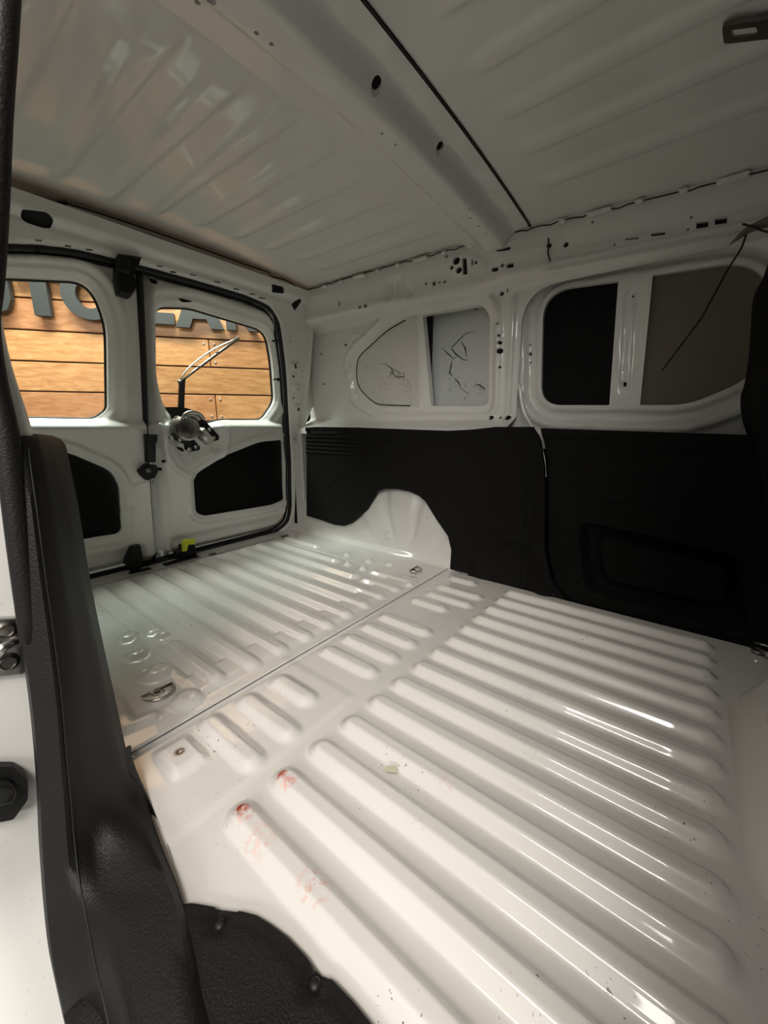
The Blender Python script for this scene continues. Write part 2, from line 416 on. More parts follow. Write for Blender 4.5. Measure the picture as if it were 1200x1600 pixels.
mesh('floor_underside', *g_box((1.36, 1.0, -.09), (2.1, 4.0, .06)), M['dark'], floor, smooth=False)
mesh('rear_sill', *merge([g_box((1.25, 3.02, -.03), (2.3, .10, .06), bev=.01)]), M['white'], floor, angle=40)

# front cross member and seat mounting step
sec = [(-.60, -.02), (-.60, .10), (-.42, .13), (-.30, .115), (-.252, .03), (-.235, .0), (-.235, -.02)]
xsn = [(.74, -.16), (.93, -.055), (1.06, .0), (1.35, .0), (1.72, .0), (1.86, -.055), (1.95, -.1)]
V = []; Fc = []
for (x, dy) in xsn:
    for (y, z) in sec: V.append((x, y+dy, z))
ns = len(sec)
for i in range(len(xsn)-1):
    for j in range(ns-1): Fc.append((i*ns+j, (i+1)*ns+j, (i+1)*ns+j+1, i*ns+j+1))
Fc.append(tuple(range(ns))); Fc.append(tuple(range((len(xsn)-1)*ns, len(xsn)*ns))[::-1])
cm = mesh('seat_crossmember', V, Fc, M['white'], angle=45)
tag(cm, 'white raised sheet metal step across the front end of the ribbed floor', 'floor step', kind='structure')
mesh('access_slot', *g_box((1.22, -.375, .125), (.17, .09, .02), bev=.008), M['black'], cm, angle=30)

# ================================================================== CEILING
def ceil_pos_factory(ribs):
    def pos(u, v):
        z = roof_z(u, v)
        for (x, y0, y1, w0, w1, h) in ribs:
            t = np.clip((v-y0)/(y1-y0), 0, 1); c = np.abs(u-x); wd = w0+(w1-w0)*t
            k = h*(1-sst(c, wd-.020, wd+.006))*sst(v, y0, y0+.10)*(1-sst(v, y1-.12, y1))
            z = z-k
        return u, v, z
    return pos
ribsR = [(x, 1.28+.0*i, 2.52-.04*abs(i-2), .060, .026, .013) for i, x in enumerate([.46, .69, .90, 1.11, 1.32, 1.53, 1.74, 1.95, 2.13])]
ribsF = [(x, -.9, .76, .030, .045, .014) for x in [.42, .66, .90, 1.14, 1.37, 1.60, 1.83, 2.08]]
def ceil_outline(y0, y1): return [(.08, y0)]+[(float(edge_x(y))+.03, y) for y in np.linspace(y0, y1, 8)]+[(.08, y1)]
ceiling = empty('ceiling', (1.25, 1.0, 2.1)); tag(ceiling, 'white painted steel roof skin of the van with long pressed beads', 'roof', kind='structure')
mesh('roof_panel', *g_panel(ceil_outline(.866, 2.72), [], .014, .03, ceil_pos_factory(ribsR)), M['roof'], ceiling)
mesh('roof_panel', *g_panel(ceil_outline(-1.3, .85), [], .014, .04, ceil_pos_factory(ribsF)), M['roof'], ceiling)
# slotted anchor plate on the front roof
rb = empty('roof_anchor_plate', (2.0, .05, 2.1)); tag(rb, 'small grey metal plate with a long slot on the ribbed roof near the front', 'bracket')
c4 = [pz(p, 2.095) for p in [(1128, 40), (1235, 24), (1235, 56), (1131, 68)]]
slot = [pz(p, 2.095) for p in [(1142, 46), (1182, 41), (1184, 53), (1144, 58)]]
def flatpos(z): return lambda u, v: (u, v, np.full(np.shape(u), z))
V, Fc = g_panel(rnd(c4, .012), [rnd(slot, .008)], .03, .03, flatpos(2.093), rim=(0, 0, .012), rim_outer=(0, 0, .012))
mesh('plate', V, Fc, M['darksteel'], rb, angle=40)
mesh('slot_insert', *g_prism([(a, b, 2.104) for a, b in rnd(slot, .008)], (0, 0, -.006)), M['plate'], rb, smooth=False)

# crossbeam
def beam_z(v, u):
    base = roof_z(u, v)-.008
    prof = np.interp(v, [.855, .93, .945, .985, 1.0, 1.10, 1.16, 1.30], [0, .0, .008, .070, .078, .070, .018, 0])
    tab = .007*(1-sst(np.abs(np.mod(u, .26)-.13), .055, .065))*(1-sst(np.abs(v-.893), .022, .030))
    return base-tab-prof*np.clip((2.50-u)/.12, .35, 1)
def beam_pos(u, v): return u, v, beam_z(v, u)
def ph_beam(p): q = it(p, lambda q: beam_z(q[1], q[0]), 'z'); return (q[0], q[1])
bh = []
for p, r, ry in [((369, 41), .016, None), ((401, 52), .007, None), ((424, 69), .007, None), ((309, 4), .008, None), ((330, 2), .012, None), ((618, 226), .006, None), ((597, 209), .006, None),
             ((588, 135), .022, .014), ((687, 232), .020, .013), ((735, 341), .007, None), ((733, 327), .005, None), ((748, 353), .005, None), ((760, 365), .006, None), ((745, 372), .005, None)]:
    c = ph_beam(p); bh.append(circ(c, r, 12, ry))
c = ph_beam((787, 386)); 
beam = empty('roof_crossbeam', (1.25, 1.0, 2.05)); tag(beam, 'grey-white pressed steel beam with holes crossing the van roof', 'roof beam', kind='structure')
ol = [(.10, .858), (2.37, .858), (2.40, 1.0), (2.39, 1.22), (2.30, 1.27), (.10, 1.27)]
V, Fc = g_panel(ol, bh, .02, .013, beam_pos, rim=(0, 0, .02)); mesh('beam_web', V, Fc, M['roof'], beam, angle=35)
for h in bh:
    X, Y, Z = beam_pos(np.array([q[0] for q in h]), np.array([q[1] for q in h]))
    V, Fc = g_prism([(a, b, c_+.022) for a, b, c_ in zip(X, Y, Z)], (0, 0, .002)); mesh('hole_shade_cap', V, Fc, M['cavity'], beam, smooth=False)  # black cap behind each hole paints the shade inside it
pts = [(x, .852, float(roof_z(x, .85))-.006) for x in np.linspace(.12, 2.40, 40)]
mesh('sealant_line', *g_tube(pts, .0035, 6), M['seam'], beam)
# end gusset where the beam meets the side rail
g = [hz((780, 386), 1.985), hx((828, 362), 2.385), hx((812, 340), 2.36), hz((778, 372), 1.99)]

# ================================================================== RIGHT SIDE WALL (far wall)
win = rnd([pw(p) for p in [(659, 492), (752, 475), (764, 492), (762, 632), (748, 635), (672, 634)]], [.01, .05, .05, .10, .03, .01])
blank = rnd([pw(p) for p in [(648, 492), (610, 512), (560, 557), (556, 590), (566, 612), (590, 634), (652, 634)]], [.01, .05, .05, .03, .03, .05, .01])
boss = rnd([pw(p) for p in [(640, 505), (654, 503), (660, 620), (649, 622)]], .03)
DOOR_O = [px(p, 2.42) for p in [(812, 470), (838, 432), (900, 408)]]
y_d = pw((812, 560))[0]
dop = rnd([(y_d, .70), (y_d, 1.79), (-.95, 1.80), (-.95, .70)], [.0, .22, .02, .0], 10)
outline = [(-.95, 2.075), (2.83, 2.075), (2.83, .93), (y_d+.16, .93), (y_d+.02, .62), (y_d-.02, .62)]+[(q[0], q[1]) for q in rnd([(y_d-.02, .62), (y_d, .95), (y_d, 1.775), (-.95, 1.785)], [0, .05, .20, 0], 8)][1:]
holes = []      # small punched holes, as in the photograph
def rectpx(x0, y0, x1, y1, sk=0): return [pw(p) for p in [(x0, y0), (x1, y0-sk), (x1, y1-sk), (x0, y1)]]
for r in [(977, 373, 998, 376, 3), (1017, 365, 1039, 369, 3), (1088, 348, 1107, 357, 3), (1117, 342, 1136, 351, 3), (768, 418, 778, 425, 2), (792, 413, 803, 420, 2),
          (675, 440, 680, 447, 1), (568, 476, 573, 481, 1), (724, 405, 731, 430, 1), (738, 407, 741, 416, 1), (792, 450, 794, 457, 0), (528, 471, 531, 478, 0)]:
    holes.append(rectpx(*r))
for x, y, r in [(884, 382, 4.2), (858, 384, 4), (1080, 339, 2.2), (1075, 358, 2), (960, 382, 1.8), (926, 348, 2), (785, 415, 3), (707, 419, 3.5), (745, 411, 2.8), (715, 409, 6), (718, 423, 5), (686, 441, 2), (694, 440, 2.5), (665, 443, 2),
                (784, 459, 3.5), (779, 507, 2), (781, 525, 2), (782, 536, 3), (782, 549, 4.5), (782, 574, 2), (540, 539, 2.4), (562, 480, 2.6), (570, 524, 2.6), (768, 653, 3.5), (782, 653, 2), (795, 653, 3.5), (502, 553, 2), (506, 600, 2), (737, 389-8, 2), (698, 401, 2.5)]:
    c = np.array(pw((x, y))); d = pw((x+r, y)); d2 = pw((x, y+r)); holes.append(circ(c, max(.004, abs(d[0]-c[0])), 10, max(.004, abs(d2[1]-c[1]))))
obl = rnd([pw(p) for p in [(775, 391), (797, 385), (799, 388), (797, 391), (777, 394)]], .02)
fan = [pw(p) for p in [(597, 470), (603, 437), (628, 430), (652, 455), (640, 466)]]
brk = rnd([pw(p) for p in [(703, 402), (722, 395), (755, 403), (765, 418), (758, 424), (738, 424), (728, 435), (703, 430)]], .03)
dimp = [pw(p) for p in [(555, 530), (543, 577), (558, 623)]]
winbig = rnd([pw(p) for p in [(545, 560), (600, 505), (660, 483), (760, 468), (772, 490), (770, 645), (590, 645), (556, 625)]], [.05, .05, .05, .08, .08, .08, .05, .05])
body_hole_ch = None
cpill = [(y_d, 0), (y_d, 1.79)]
def wall_pos(u, v):
    x = wall_x(u, v)
    d = sd(u, v, winbig); x = x-.028*(1-sst(np.abs(d-.03), .0, .03))*(v > 1.05)+.012*(1-sst(d, -.015, .0))
    d = sd(u, v, boss); x = x-.010*(1-sst(np.abs(d), .004, .014))
    d = sd(u, v, fan); x = x+.03*(1-sst(d, -.03, .01))*(.6+.4*np.cos((u-1.8)*70))
    d = sd(u, v, brk); x = x-.014*(1-sst(d, -.012, .008))
    for c in dimp: x = x-.012*(1-sst(np.abs(np.hypot(u-c[0], v-c[1])-.035), .004, .02))
    # crease lines of the rail above the windows, and rounded return into the door opening
    x = x+.006*np.sin(np.clip((v-1.86)/.20, 0, 1)*math.pi*2)*sst(v, 1.84, 1.9)
    k = (v < 1.84)&(u < y_d+.20)
    e = u-y_d
    x = x-.030*(1-sst(np.abs(e-.055), .0, .022))*sst(v, .95, 1.0)*(1-sst(v, 1.70, 1.80))*k
    # raised overlap joint of rail sheets above the door opening
    kk = 1-sst(u, .72, .84)
    for zc, am in ((1.825, .014), (1.865, .012), (1.905, .008)): x = x-kk*am*(1-sst(np.abs(v-zc), .003, .015))
    x = x-.010*sst(u, .745, .753)*(1-sst(u, 1.0, 1.03))*sst(v, 1.83, 1.86)*(1-sst(v, 1.95, 1.99))
    return x, u, v
wall = empty('wall_right', (2.45, 1.2, 1.0)); tag(wall, 'white painted steel inner side of the van beyond the floor with punched holes', 'wall', kind='structure')
V, Fc = g_panel(outline, [win, blank, obl]+holes, .016, .014, wall_pos, rim=[(.05, 0, 0), (.012, 0, 0)]+[(.02, 0, 0)]*(1+len(holes)))
mesh('inner_panel', V, Fc, M['white'], wall)
for h in holes+[obl]:
    X, Y, Z = wall_pos(np.array([q[0] for q in h]), np.array([q[1] for q in h]))
    mesh('hole_shade_cap', *g_prism([(a+.021, b, c_) for a, b, c_ in zip(X, Y, Z)], (.002, 0, 0)), M['cavity'], wall, smooth=False)
# recessed blanking plate with sealant round its rear edge
def off_pos(f, d): return lambda u, v: (f(u, v)[0]+d, u, v)
bl2 = [(np.mean([q[0] for q in blank])+(a-np.mean([q[0] for q in blank]))*1.04, np.mean([q[1] for q in blank])+(b-np.mean([q[1] for q in blank]))*1.04) for a, b in blank]
V, Fc = g_panel(bl2, [], .04, .04, lambda u, v: (wall_x(u, v)+.010, u, v)); mesh('blanking_plate', V, Fc, M['plate'], wall)
q = [wall_pos(np.array([a]), np.array([b])) for a, b in [pw(p) for p in catmull([(632, 500), (605, 516), (580, 538), (560, 558), (556, 580), (558, 600), (566, 613), (580, 626), (594, 632), (640, 634)], 4)]]
mesh('sealant_bead', *g_tube([(float(a[0][0])-.001, float(a[1][0]), float(a[2][0])) for a in q], .005, 6), M['seam'], wall)
# outer skin behind the opening
mesh('outer_skin', *g_box((2.605, 1.95, 1.45), (.012, 2.0, .95)), M['skin'], wall, smooth=False)
mesh('inner_channel_shade', *g_box((2.565, 1.60, 1.45), (.06, .035, .75)), M['cavity'], wall, smooth=False)
rndm = random.Random(4)
def scratch(pxs, w, X, parent):
    P = [hx(p, X) for p in pxs]; V = []; Fc = []
    for i, p in enumerate(P):
        t = P[min(i+1, len(P)-1)]-P[max(i-1, 0)]; n = np.array([0, -t[2], t[1]]); n /= np.linalg.norm(n)+1e-9
        ww = w*(.4+.8*rndm.random())*(1 if 0 < i < len(P)-1 else .3)
        V += [p+n*ww, p-n*ww, p+n*ww+(.001, 0, 0), p-n*ww+(.001, 0, 0)]
    for i in range(len(P)-1):
        a = i*4; b = a+4; Fc += [(a, b, b+1, a+1), (a+2, a+3, b+3, b+2), (a, a+2, b+2, b), (a+1, b+1, b+3, a+3)]
    return V, Fc
sc = [[(743, 517), (728, 521), (718, 530), (708, 541), (705, 545), (714, 555), (724, 562), (731, 563)], [(720, 532), (727, 545), (729, 560)], [(690, 543), (700, 553), (709, 561), (716, 552)], [(706, 563), (705, 572), (702, 582), (706, 588), (704, 580)],
      [(700, 583), (706, 585)], [(709, 590), (716, 597), (720, 606), (727, 612), (733, 616)], [(742, 600), (750, 602), (758, 608)], [(724, 625), (728, 621)], [(735, 478), (743, 482), (745, 486)], [(750, 606), (757, 611)]]
for k in range(46):
    a = rndm.choice([(712, 545, 16, 14), (710, 595, 14, 18), (748, 605, 12, 8), (700, 575, 8, 12)]); x0 = rndm.gauss(a[0], a[2]*.6); y0 = rndm.gauss(a[1], a[3]*.6); t = rndm.random()*6.3; l = rndm.uniform(.6, 3.2)
    sc.append([(x0, y0), (x0+l*math.cos(t), y0+l*math.sin(t))])
V, Fc = merge([scratch(s, .0042, 2.596, None) for s in sc]); mesh('scratches', V, Fc, M['seam'], wall, smooth=False)
sc = [[(600, 535), (606, 536)], [(598, 568), (605, 570), (612, 576), (615, 583)], [(607, 590), (612, 581), (618, 589), (631, 589), (631, 581)], [(612, 576), (621, 580), (628, 584)], [(600, 599), (606, 601)], [(637, 592), (638, 600)], [(632, 611), (634, 612)], [(639, 609), (642, 611)], [(570, 571), (574, 577)], [(616, 556), (614, 565)], [(610, 587), (616, 580)], [(598, 625), (599, 629)], [(640, 630), (643, 628)], [(593, 570), (597, 568)]]
for k in range(70):
    a = rndm.choice([(612, 580, 14, 12), (622, 588, 12, 6), (606, 535, 10, 5), (636, 605, 4, 14), (600, 600, 22, 14)]); x0 = rndm.gauss(a[0], a[2]*.6); y0 = rndm.gauss(a[1], a[3]*.6); t = rndm.random()*6.3; l = rndm.uniform(.5, 3.0)
    sc.append([(x0, y0), (x0+l*math.cos(t), y0+l*math.sin(t))])
V, Fc = merge([scratch(s, .0036, 2.485, None) for s in sc]); mesh('scratches', V, Fc, M['seam'], wall, smooth=False)
# gutter line where roof and rail meet, with its irregular sealant
pts = []
for i, y in enumerate(np.linspace(-.9, 2.6, 90)):
    pts.append((float(edge_x(y))-.004, y, float(roof_z(edge_x(y), y))-.012-.008*(math.sin(i*1.7) > .75)))
mesh('roof_joint', *g_tube(pts, .0030, 6), M['seam'], wall)
mesh('rail_flange', *merge([g_box((float(edge_x(y))-.012, y, float(roof_z(2.4, y))-.022), (.03, .035 if i % 3 else .11, .022), bev=.006) for i, y in enumerate(np.arange(-.5, 2.5, .17)) if not .8 < y < 1.2]), M['white'], wall, angle=40)
mesh('rail_lap_joint', *g_tube([hx(p, 2.385) for p in [(857, 372), (857, 386), (856, 396), (860, 408)]], .004, 6), M['seam'], wall)

# wheel arch (right) with pressed flutes
arch_o = [px(p, 2.335) for p in [(470, 780), (520, 795), (560, 780), (585, 750), (640, 745), (690, 790), (730, 850), (730, 905)]]+[(1.15, -.02), (2.86, -.02)]
ac = px((630, 900), 2.335)
def arch_pos(u, v):
    a = np.arctan2(v-ac[1]+.1, u-ac[0]); r = np.hypot(u-ac[0], v-ac[1]+.1)
    x = 2.345+.024*np.maximum(0, np.cos(a*14+1.0))**2*sst(r, .10, .25)*(1-sst(u, 2.2, 2.35))*sst(v, .07, .22)-.006*np.exp(-((v-.035)/.02)**2)+.05*sst(v, .35, .55)
    return x, u, v
V, Fc = g_panel(arch_o, [], .012, .012, arch_pos); mesh('wheel_arch', V, Fc, M['arch'], wall)

# ================================================================== BLACK TRIM ON THE FAR SIDE
trim_o = [px(p, 2.30) for p in [(479, 668), (497, 667), (560, 668), (640, 671), (700, 673), (740, 671), (775, 667), (832, 667), (843, 690), (850, 730), (851, 790), (850, 850), (862, 905), (880, 935)]]
trim_o += [(y, .0) for y in (.45,)]+[px((703, 889), 2.30), px((705, 860), 2.30), px((700, 838), 2.30)]
trim_o += [px(p, 2.30) for p in [(682, 812), (665, 784), (655, 775), (640, 768), (620, 764), (598, 764), (588, 768), (580, 782), (572, 796), (560, 808), (548, 818), (538, 822), (522, 820), (500, 812), (479, 806)]]
def trim_pos(u, v):
    x = np.full(np.shape(u), 2.30)
    for k in range(5):
        zc = .905-.033*k; x = x-.010*(1-sst(np.abs(v-zc+.0), .004, .012))*(u > 1.65+.03*k)*sst(u, 1.62+.03*k, 1.72+.03*k)
    r = np.hypot(u-2.02, (v-.22)*1.1); x = x-.005*(1-sst(np.abs(r-.50), .0, .05))*sst(v, .4, .55)*sst(u, 1.75, 2.1)
    x = x-.015*sst(v, .94, .965)+.02*(1-sst(v, .0, .10))*0
    d = np.hypot(u-.78, v-.10); x = x-.025*(1-sst(np.abs(d-.22), .0, .08))
    x = x+.02*(1-sst(np.abs(u-(.70)), .0, .05))
    return x, u, v
tp = None
V, Fc = g_panel(trim_o, [], .014, .008, trim_pos, rim_outer=(.03, 0, 0))
tp = mesh('side_trim_panel', V, Fc, M['felt'], angle=50); tag(tp, 'charcoal side panel cut out around the white wheel arch', 'trim panel')
lg = [hx(p, 2.29) for p in [(484, 671), (492, 668), (528, 671), (530, 676), (520, 678), (487, 678)]]
mesh('ledge_cap', *g_prism(lg, (.05, 0, 0)), M['grain'], tp, smooth=False)

# ================================================================== SLIDING DOOR (far side)
XD = 2.52
def dp(p): q = hx(p, XD); return (q[1], q[2])
dw1 = rnd([dp(p) for p in [(847, 460), (880, 448), (966, 439), (955, 633), (868, 633), (846, 615)]], [.09, .09, .005, .005, .08, .08], 6)
dw1 = rnd([dp(p) for p in [(849, 455), (966, 439), (952, 633), (845, 633)]], [.16, .006, .006, .12], 8)
dw2 = rnd([dp(p) for p in [(1020, 430), (1195, 402), (1215, 545), (1160, 597), (1075, 633), (1000, 633)]], [.006, .16, .05, .06, .08, .006], 8)
slotb = rnd([dp(p) for p in [(981, 455), (998, 452), (986, 612), (972, 612)]], .03)
dall = rnd([dp(p) for p in [(849, 455), (1195, 402), (1215, 545), (1160, 597), (1075, 633), (845, 633)]], [.16, .16, .05, .06, .08, .12], 8)
def sdoor_pos(u, v):
    x = XD+.02*(v-1.2)*0
    d = sd(u, v, dall)
    x = x+np.zeros(np.shape(u))
    x = x+.022*sst(d, .030, .042)-.040*sst(d, .085, .10)+.034*sst(d, .135, .150)
    x = x+.006*np.clip(-d, 0, .02)
    e = sd(u, v, slotb); x = x+.010*(1-sst(np.abs(e), .003, .013))
    return x, u, v
d3 = empty('door_3', (2.5, .1, 1.0)); tag(d3, 'sliding side door of the van with two covered windows over a charcoal panel', 'sliding door', kind='structure')
smallh = [circ(dp(p), .006, 8) for p in [(989, 463), (827, 538), (827, 566)]]+[rnd([dp(p) for p in [(974, 597), (979, 597), (979, 604), (974, 604)]], .002), rnd([dp(p) for p in [(825, 550), (829, 550), (829, 555), (825, 555)]], .002)]
smallh = [smallh[i] for i in (0, 3, 1, 2, 4)]
V, Fc = g_panel([(y_d+.06, .86), (y_d+.06, 1.90), (-.95, 1.90), (-.95, .86)], [dw1, dw2]+smallh, .012, .012, sdoor_pos, rim=[(.03, 0, 0)]*2+[(.015, 0, 0)]*5)
mesh('inner_panel', V, Fc, M['white'], d3)
for h in smallh:
    X, Y, Z = sdoor_pos(np.array([q[0] for q in h]), np.array([q[1] for q in h])); mesh('hole_shade_cap', *g_prism([(a+.016, b, c_) for a, b, c_ in zip(X, Y, Z)], (.002, 0, 0)), M['cavity'], d3, smooth=False)
def ex(poly, k, X):
    c = np.mean(np.array(poly), 0); return [(X, c[0]+(a-c[0])*k, c[1]+(b-c[1])*k) for a, b in poly]
o = mesh('window_cover', *g_prism(ex(dw1, 1.05, XD+.032), (.01, 0, 0)), M['dark'], d3, smooth=False); tag(o, 'black cover behind the rear opening of the sliding door')
o = mesh('window_cover', *g_prism(ex(dw2, 1.05, XD+.032), (.01, 0, 0)), M['brown'], d3, smooth=False); tag(o, 'dull grey-brown cover behind the front opening of the sliding door')
# lower charcoal panel of the sliding door with its two pressed shapes
XT = 2.36
def tpx(p): q = hx(p, XT); return (q[1], q[2])
dt = [tpx(p) for p in [(846, 669), (1000, 674), (1220, 681)]]+[(-.95, .93), (-.95, .02)]+[tpx(p) for p in [(1195, 1004), (1090, 982), (1000, 962), (900, 940), (870, 915), (858, 870), (857, 780), (856, 720)]]
pock = rnd([tpx(p) for p in [(902, 812), (1165, 868), (1172, 1000), (912, 925)]], [.08, .10, .10, .12], 6)
pocki = rnd([tpx(p) for p in [(938, 838), (1135, 888), (1132, 945), (945, 905)]], [.05, .05, .05, .06], 6)
upl = rnd([tpx(p) for p in [(895, 700), (1300, 708), (1300, 800), (930, 785)]], [.08, .05, .05, .10], 6)
def dtrim_pos(u, v):
    x = np.full(np.shape(u), XT)
    d = sd(u, v, pock); di = sd(u, v, pocki)
    x = x+.085*(1-sst(d, -.035, .0))*sst(di, .0, .035)
    d = sd(u, v, upl); x = x+.010*(1-sst(np.abs(d), .0, .012))*(1-sst(-u, .05, .22))
    x = x-.02*sst(v, .925, .945)+.03*sst(u, .58, .64)*0
    return x, u, v
V, Fc = g_panel(dt, [], .014, .014, dtrim_pos, rim_outer=(.03, 0, 0))
o = mesh('lower_trim_panel', V, Fc, M['felt'], d3, angle=50); tag(o, 'charcoal lower panel with a deep grab recess')
# pale pillar flange between the two charcoal panels
P = [hx(p, 2.345) for p in [(812, 600), (818, 640), (830, 664), (842, 690), (850, 715), (853, 745)]]
mesh('pillar_flange', *g_tube(catmull(P, 4), [.015-.0005*i for i in range(21)], 8, flat=.8), M['white'], wall)

# ================================================================== REAR FRAME
fo_px = [(0, 384), (60, 385), (120, 392), (200, 411), (300, 438), (385, 463), (422, 480), (437, 505), (446, 570), (451, 650), (455, 720), (456, 790), (451, 815), (436, 829)]
fo = [pf(p) for p in fo_px]
zb = .0
opening = fo[:1]+fo[1:]+[(fo[-1][0]-.1, .006), (.40, .006), (.22, .12), (.20, .9), (.24, 1.55), (.33, 1.79)]
tabs = [(461, 573, 1), (464, 607, 1), (466, 638, 1), (468, 670, 1), (468, 697, 1), (470, 739, 1), (471, 762, 1)]
tabp = [(rnd([pf((x-7, y-6)), pf((x+7, y-7)), pf((x+7, y+6)), pf((x-7, y+5))], .012)) for x, y, _ in tabs]
fh = []
for r in [(458, 569, 462, 576), (463, 637, 467, 642)]: fh.append([pf(p) for p in [(r[0], r[1]), (r[2], r[1]), (r[2], r[3]), (r[0], r[3])]])
for x, y, r in [(459, 588, 2.2), (459, 622, 1.8), (464, 608, 1.5), (472, 791, 4.5), (454, 534, 1.6), (460, 686, 1.6), (470, 713, 1.6), (464, 696, 1.3), (466, 738, 1.5)]:
    c = pf((x, y)); a = pf((x+r, y)); b = pf((x, y+r)); fh.append(circ(c, max(.006, abs(a[0]-c[0])), 8, max(.006, abs(b[1]-c[1]))))
fh.append(rnd([pf(p) for p in [(30, 328), (72, 333), (83, 345), (80, 357), (66, 356), (36, 346)]], .03))
fh.append(rnd([pf(p) for p in [(420, 444), (441, 449), (441, 460), (422, 457)]], .02)); fh.append(rnd([pf(p) for p in [(455, 476), (466, 466), (471, 471), (461, 486)]], .008))
for x, y in [(60, 375), (107, 383), (140, 389), (155, 397), (250, 415), (272, 424), (302, 429), (340, 440), (370, 451), (395, 459), (410, 465)]:
    fh.append([pf(p) for p in [(x-5, y-1.5), (x+5, y), (x+5, y+2.5), (x-5, y+1)]])
fh = [h for h in fh]
XRR = 2.36
fro = [(.10, -.03), (XRR, -.03), (XRR, 1.60), (2.36, 2.045), (.10, 2.045)]
def frame_pos(u, v):
    y = frame_y(v)+np.zeros(np.shape(u))
    for t in tabp: y = y-.020*(1-sst(sd(u, v, t), -.010, .004))
    d = sd(u, v, opening); y = y+.03*(1-sst(d, .0, .025))
    d = v-1.93; y = y-.03*sst(v, 1.93, 1.99)
    y = y+.02*np.exp(-((v-1.955)/.012)**2)
    return u, y, v
rear = empty('wall_rear', (1.25, 2.9, 1.0)); tag(rear, 'white painted steel frame around the rear doors with pillar tabs and holes', 'door frame', kind='structure')
V, Fc = g_panel(fro, [opening]+fh, .016, .012, frame_pos, rim=[(0, .05, 0)]+[(0, .015, 0)]*len(fh)); mesh('frame_panel', V, Fc, M['white'], rear)
for h in fh:
    X, Y, Z = frame_pos(np.array([q[0] for q in h]), np.array([q[1] for q in h])); mesh('hole_shade_cap', *g_prism([(a, b+.017, c_) for a, b, c_ in zip(X, Y, Z)], (0, .002, 0)), M['cavity'], rear, smooth=False)
# return panel between pillar and side wall
V = []; Fc = []
zz = [1.0, 1.2, 1.5, 1.78, 1.84, 2.05]
for z in zz:
    V += [(XRR, float(frame_y(z)), z), (XRR+.01, float(frame_y(z))-.05, z), (float(wall_x(2.8, min(z, 2.0)))+.02, 2.79, z)]
for i in range(len(zz)-1): Fc += [(i*3, i*3+1, i*3+4, i*3+3), (i*3+1, i*3+2, i*3+5, i*3+4)]
mesh('corner_return', V, Fc, M['white'], rear, angle=30)
V, Fc = g_box((2.40, 2.87, .48), (.10, .12, 1.06), bev=.01); mesh('corner_return', V, Fc, M['white'], rear, angle=30)
pts = []
for (x, y) in catmull([(-10, 291), (0, 298), (28, 306), (30, 309), (50, 314), (85, 322), (92, 318), (108, 319), (200, 348), (300, 383), (380, 412), (418, 425), (424, 432), (445, 437), (460, 446), (478, 456)], 3):
    q = it((x, y), lambda q: roof_z(q[0], q[1])-.012, 'z'); pts.append(q)
mesh('header_joint', *g_tube(pts, .006, 6, flat=.7), M['seam'], rear)
gap = [it(p, lambda q: roof_z(q[0], q[1])-.014, 'z') for p in [(28, 303), (60, 311), (88, 318), (105, 317), (104, 322), (90, 324), (60, 319), (27, 310)]]
mesh('header_gap_shade', *g_prism(gap, (0, 0, .004)), M['cavity'], rear, smooth=False)
# rubber seal round the opening
sp = catmull([pf(p) for p in fo_px[1:]]+[(fo[-1][0]-.12, .006), (1.5, .004), (1.1, .003), (.6, .003), (.3, .05), (.215, .3), (.21, 1.0), (.24, 1.5), (.30, 1.74), fo[0], fo[1]], 4)
mesh('door_seal', *g_tube([(a, float(frame_y(b))+.028, b) for a, b in sp], .018, 8), M['rubber'], rear)
mesh('outer_seal', *g_tube([(a-.012*(1 if a > 1 else -1), float(frame_y(b))+.07, b-.012*(1 if b > .2 else -1)) for a, b in sp], .011, 8), M['rubber'], rear)

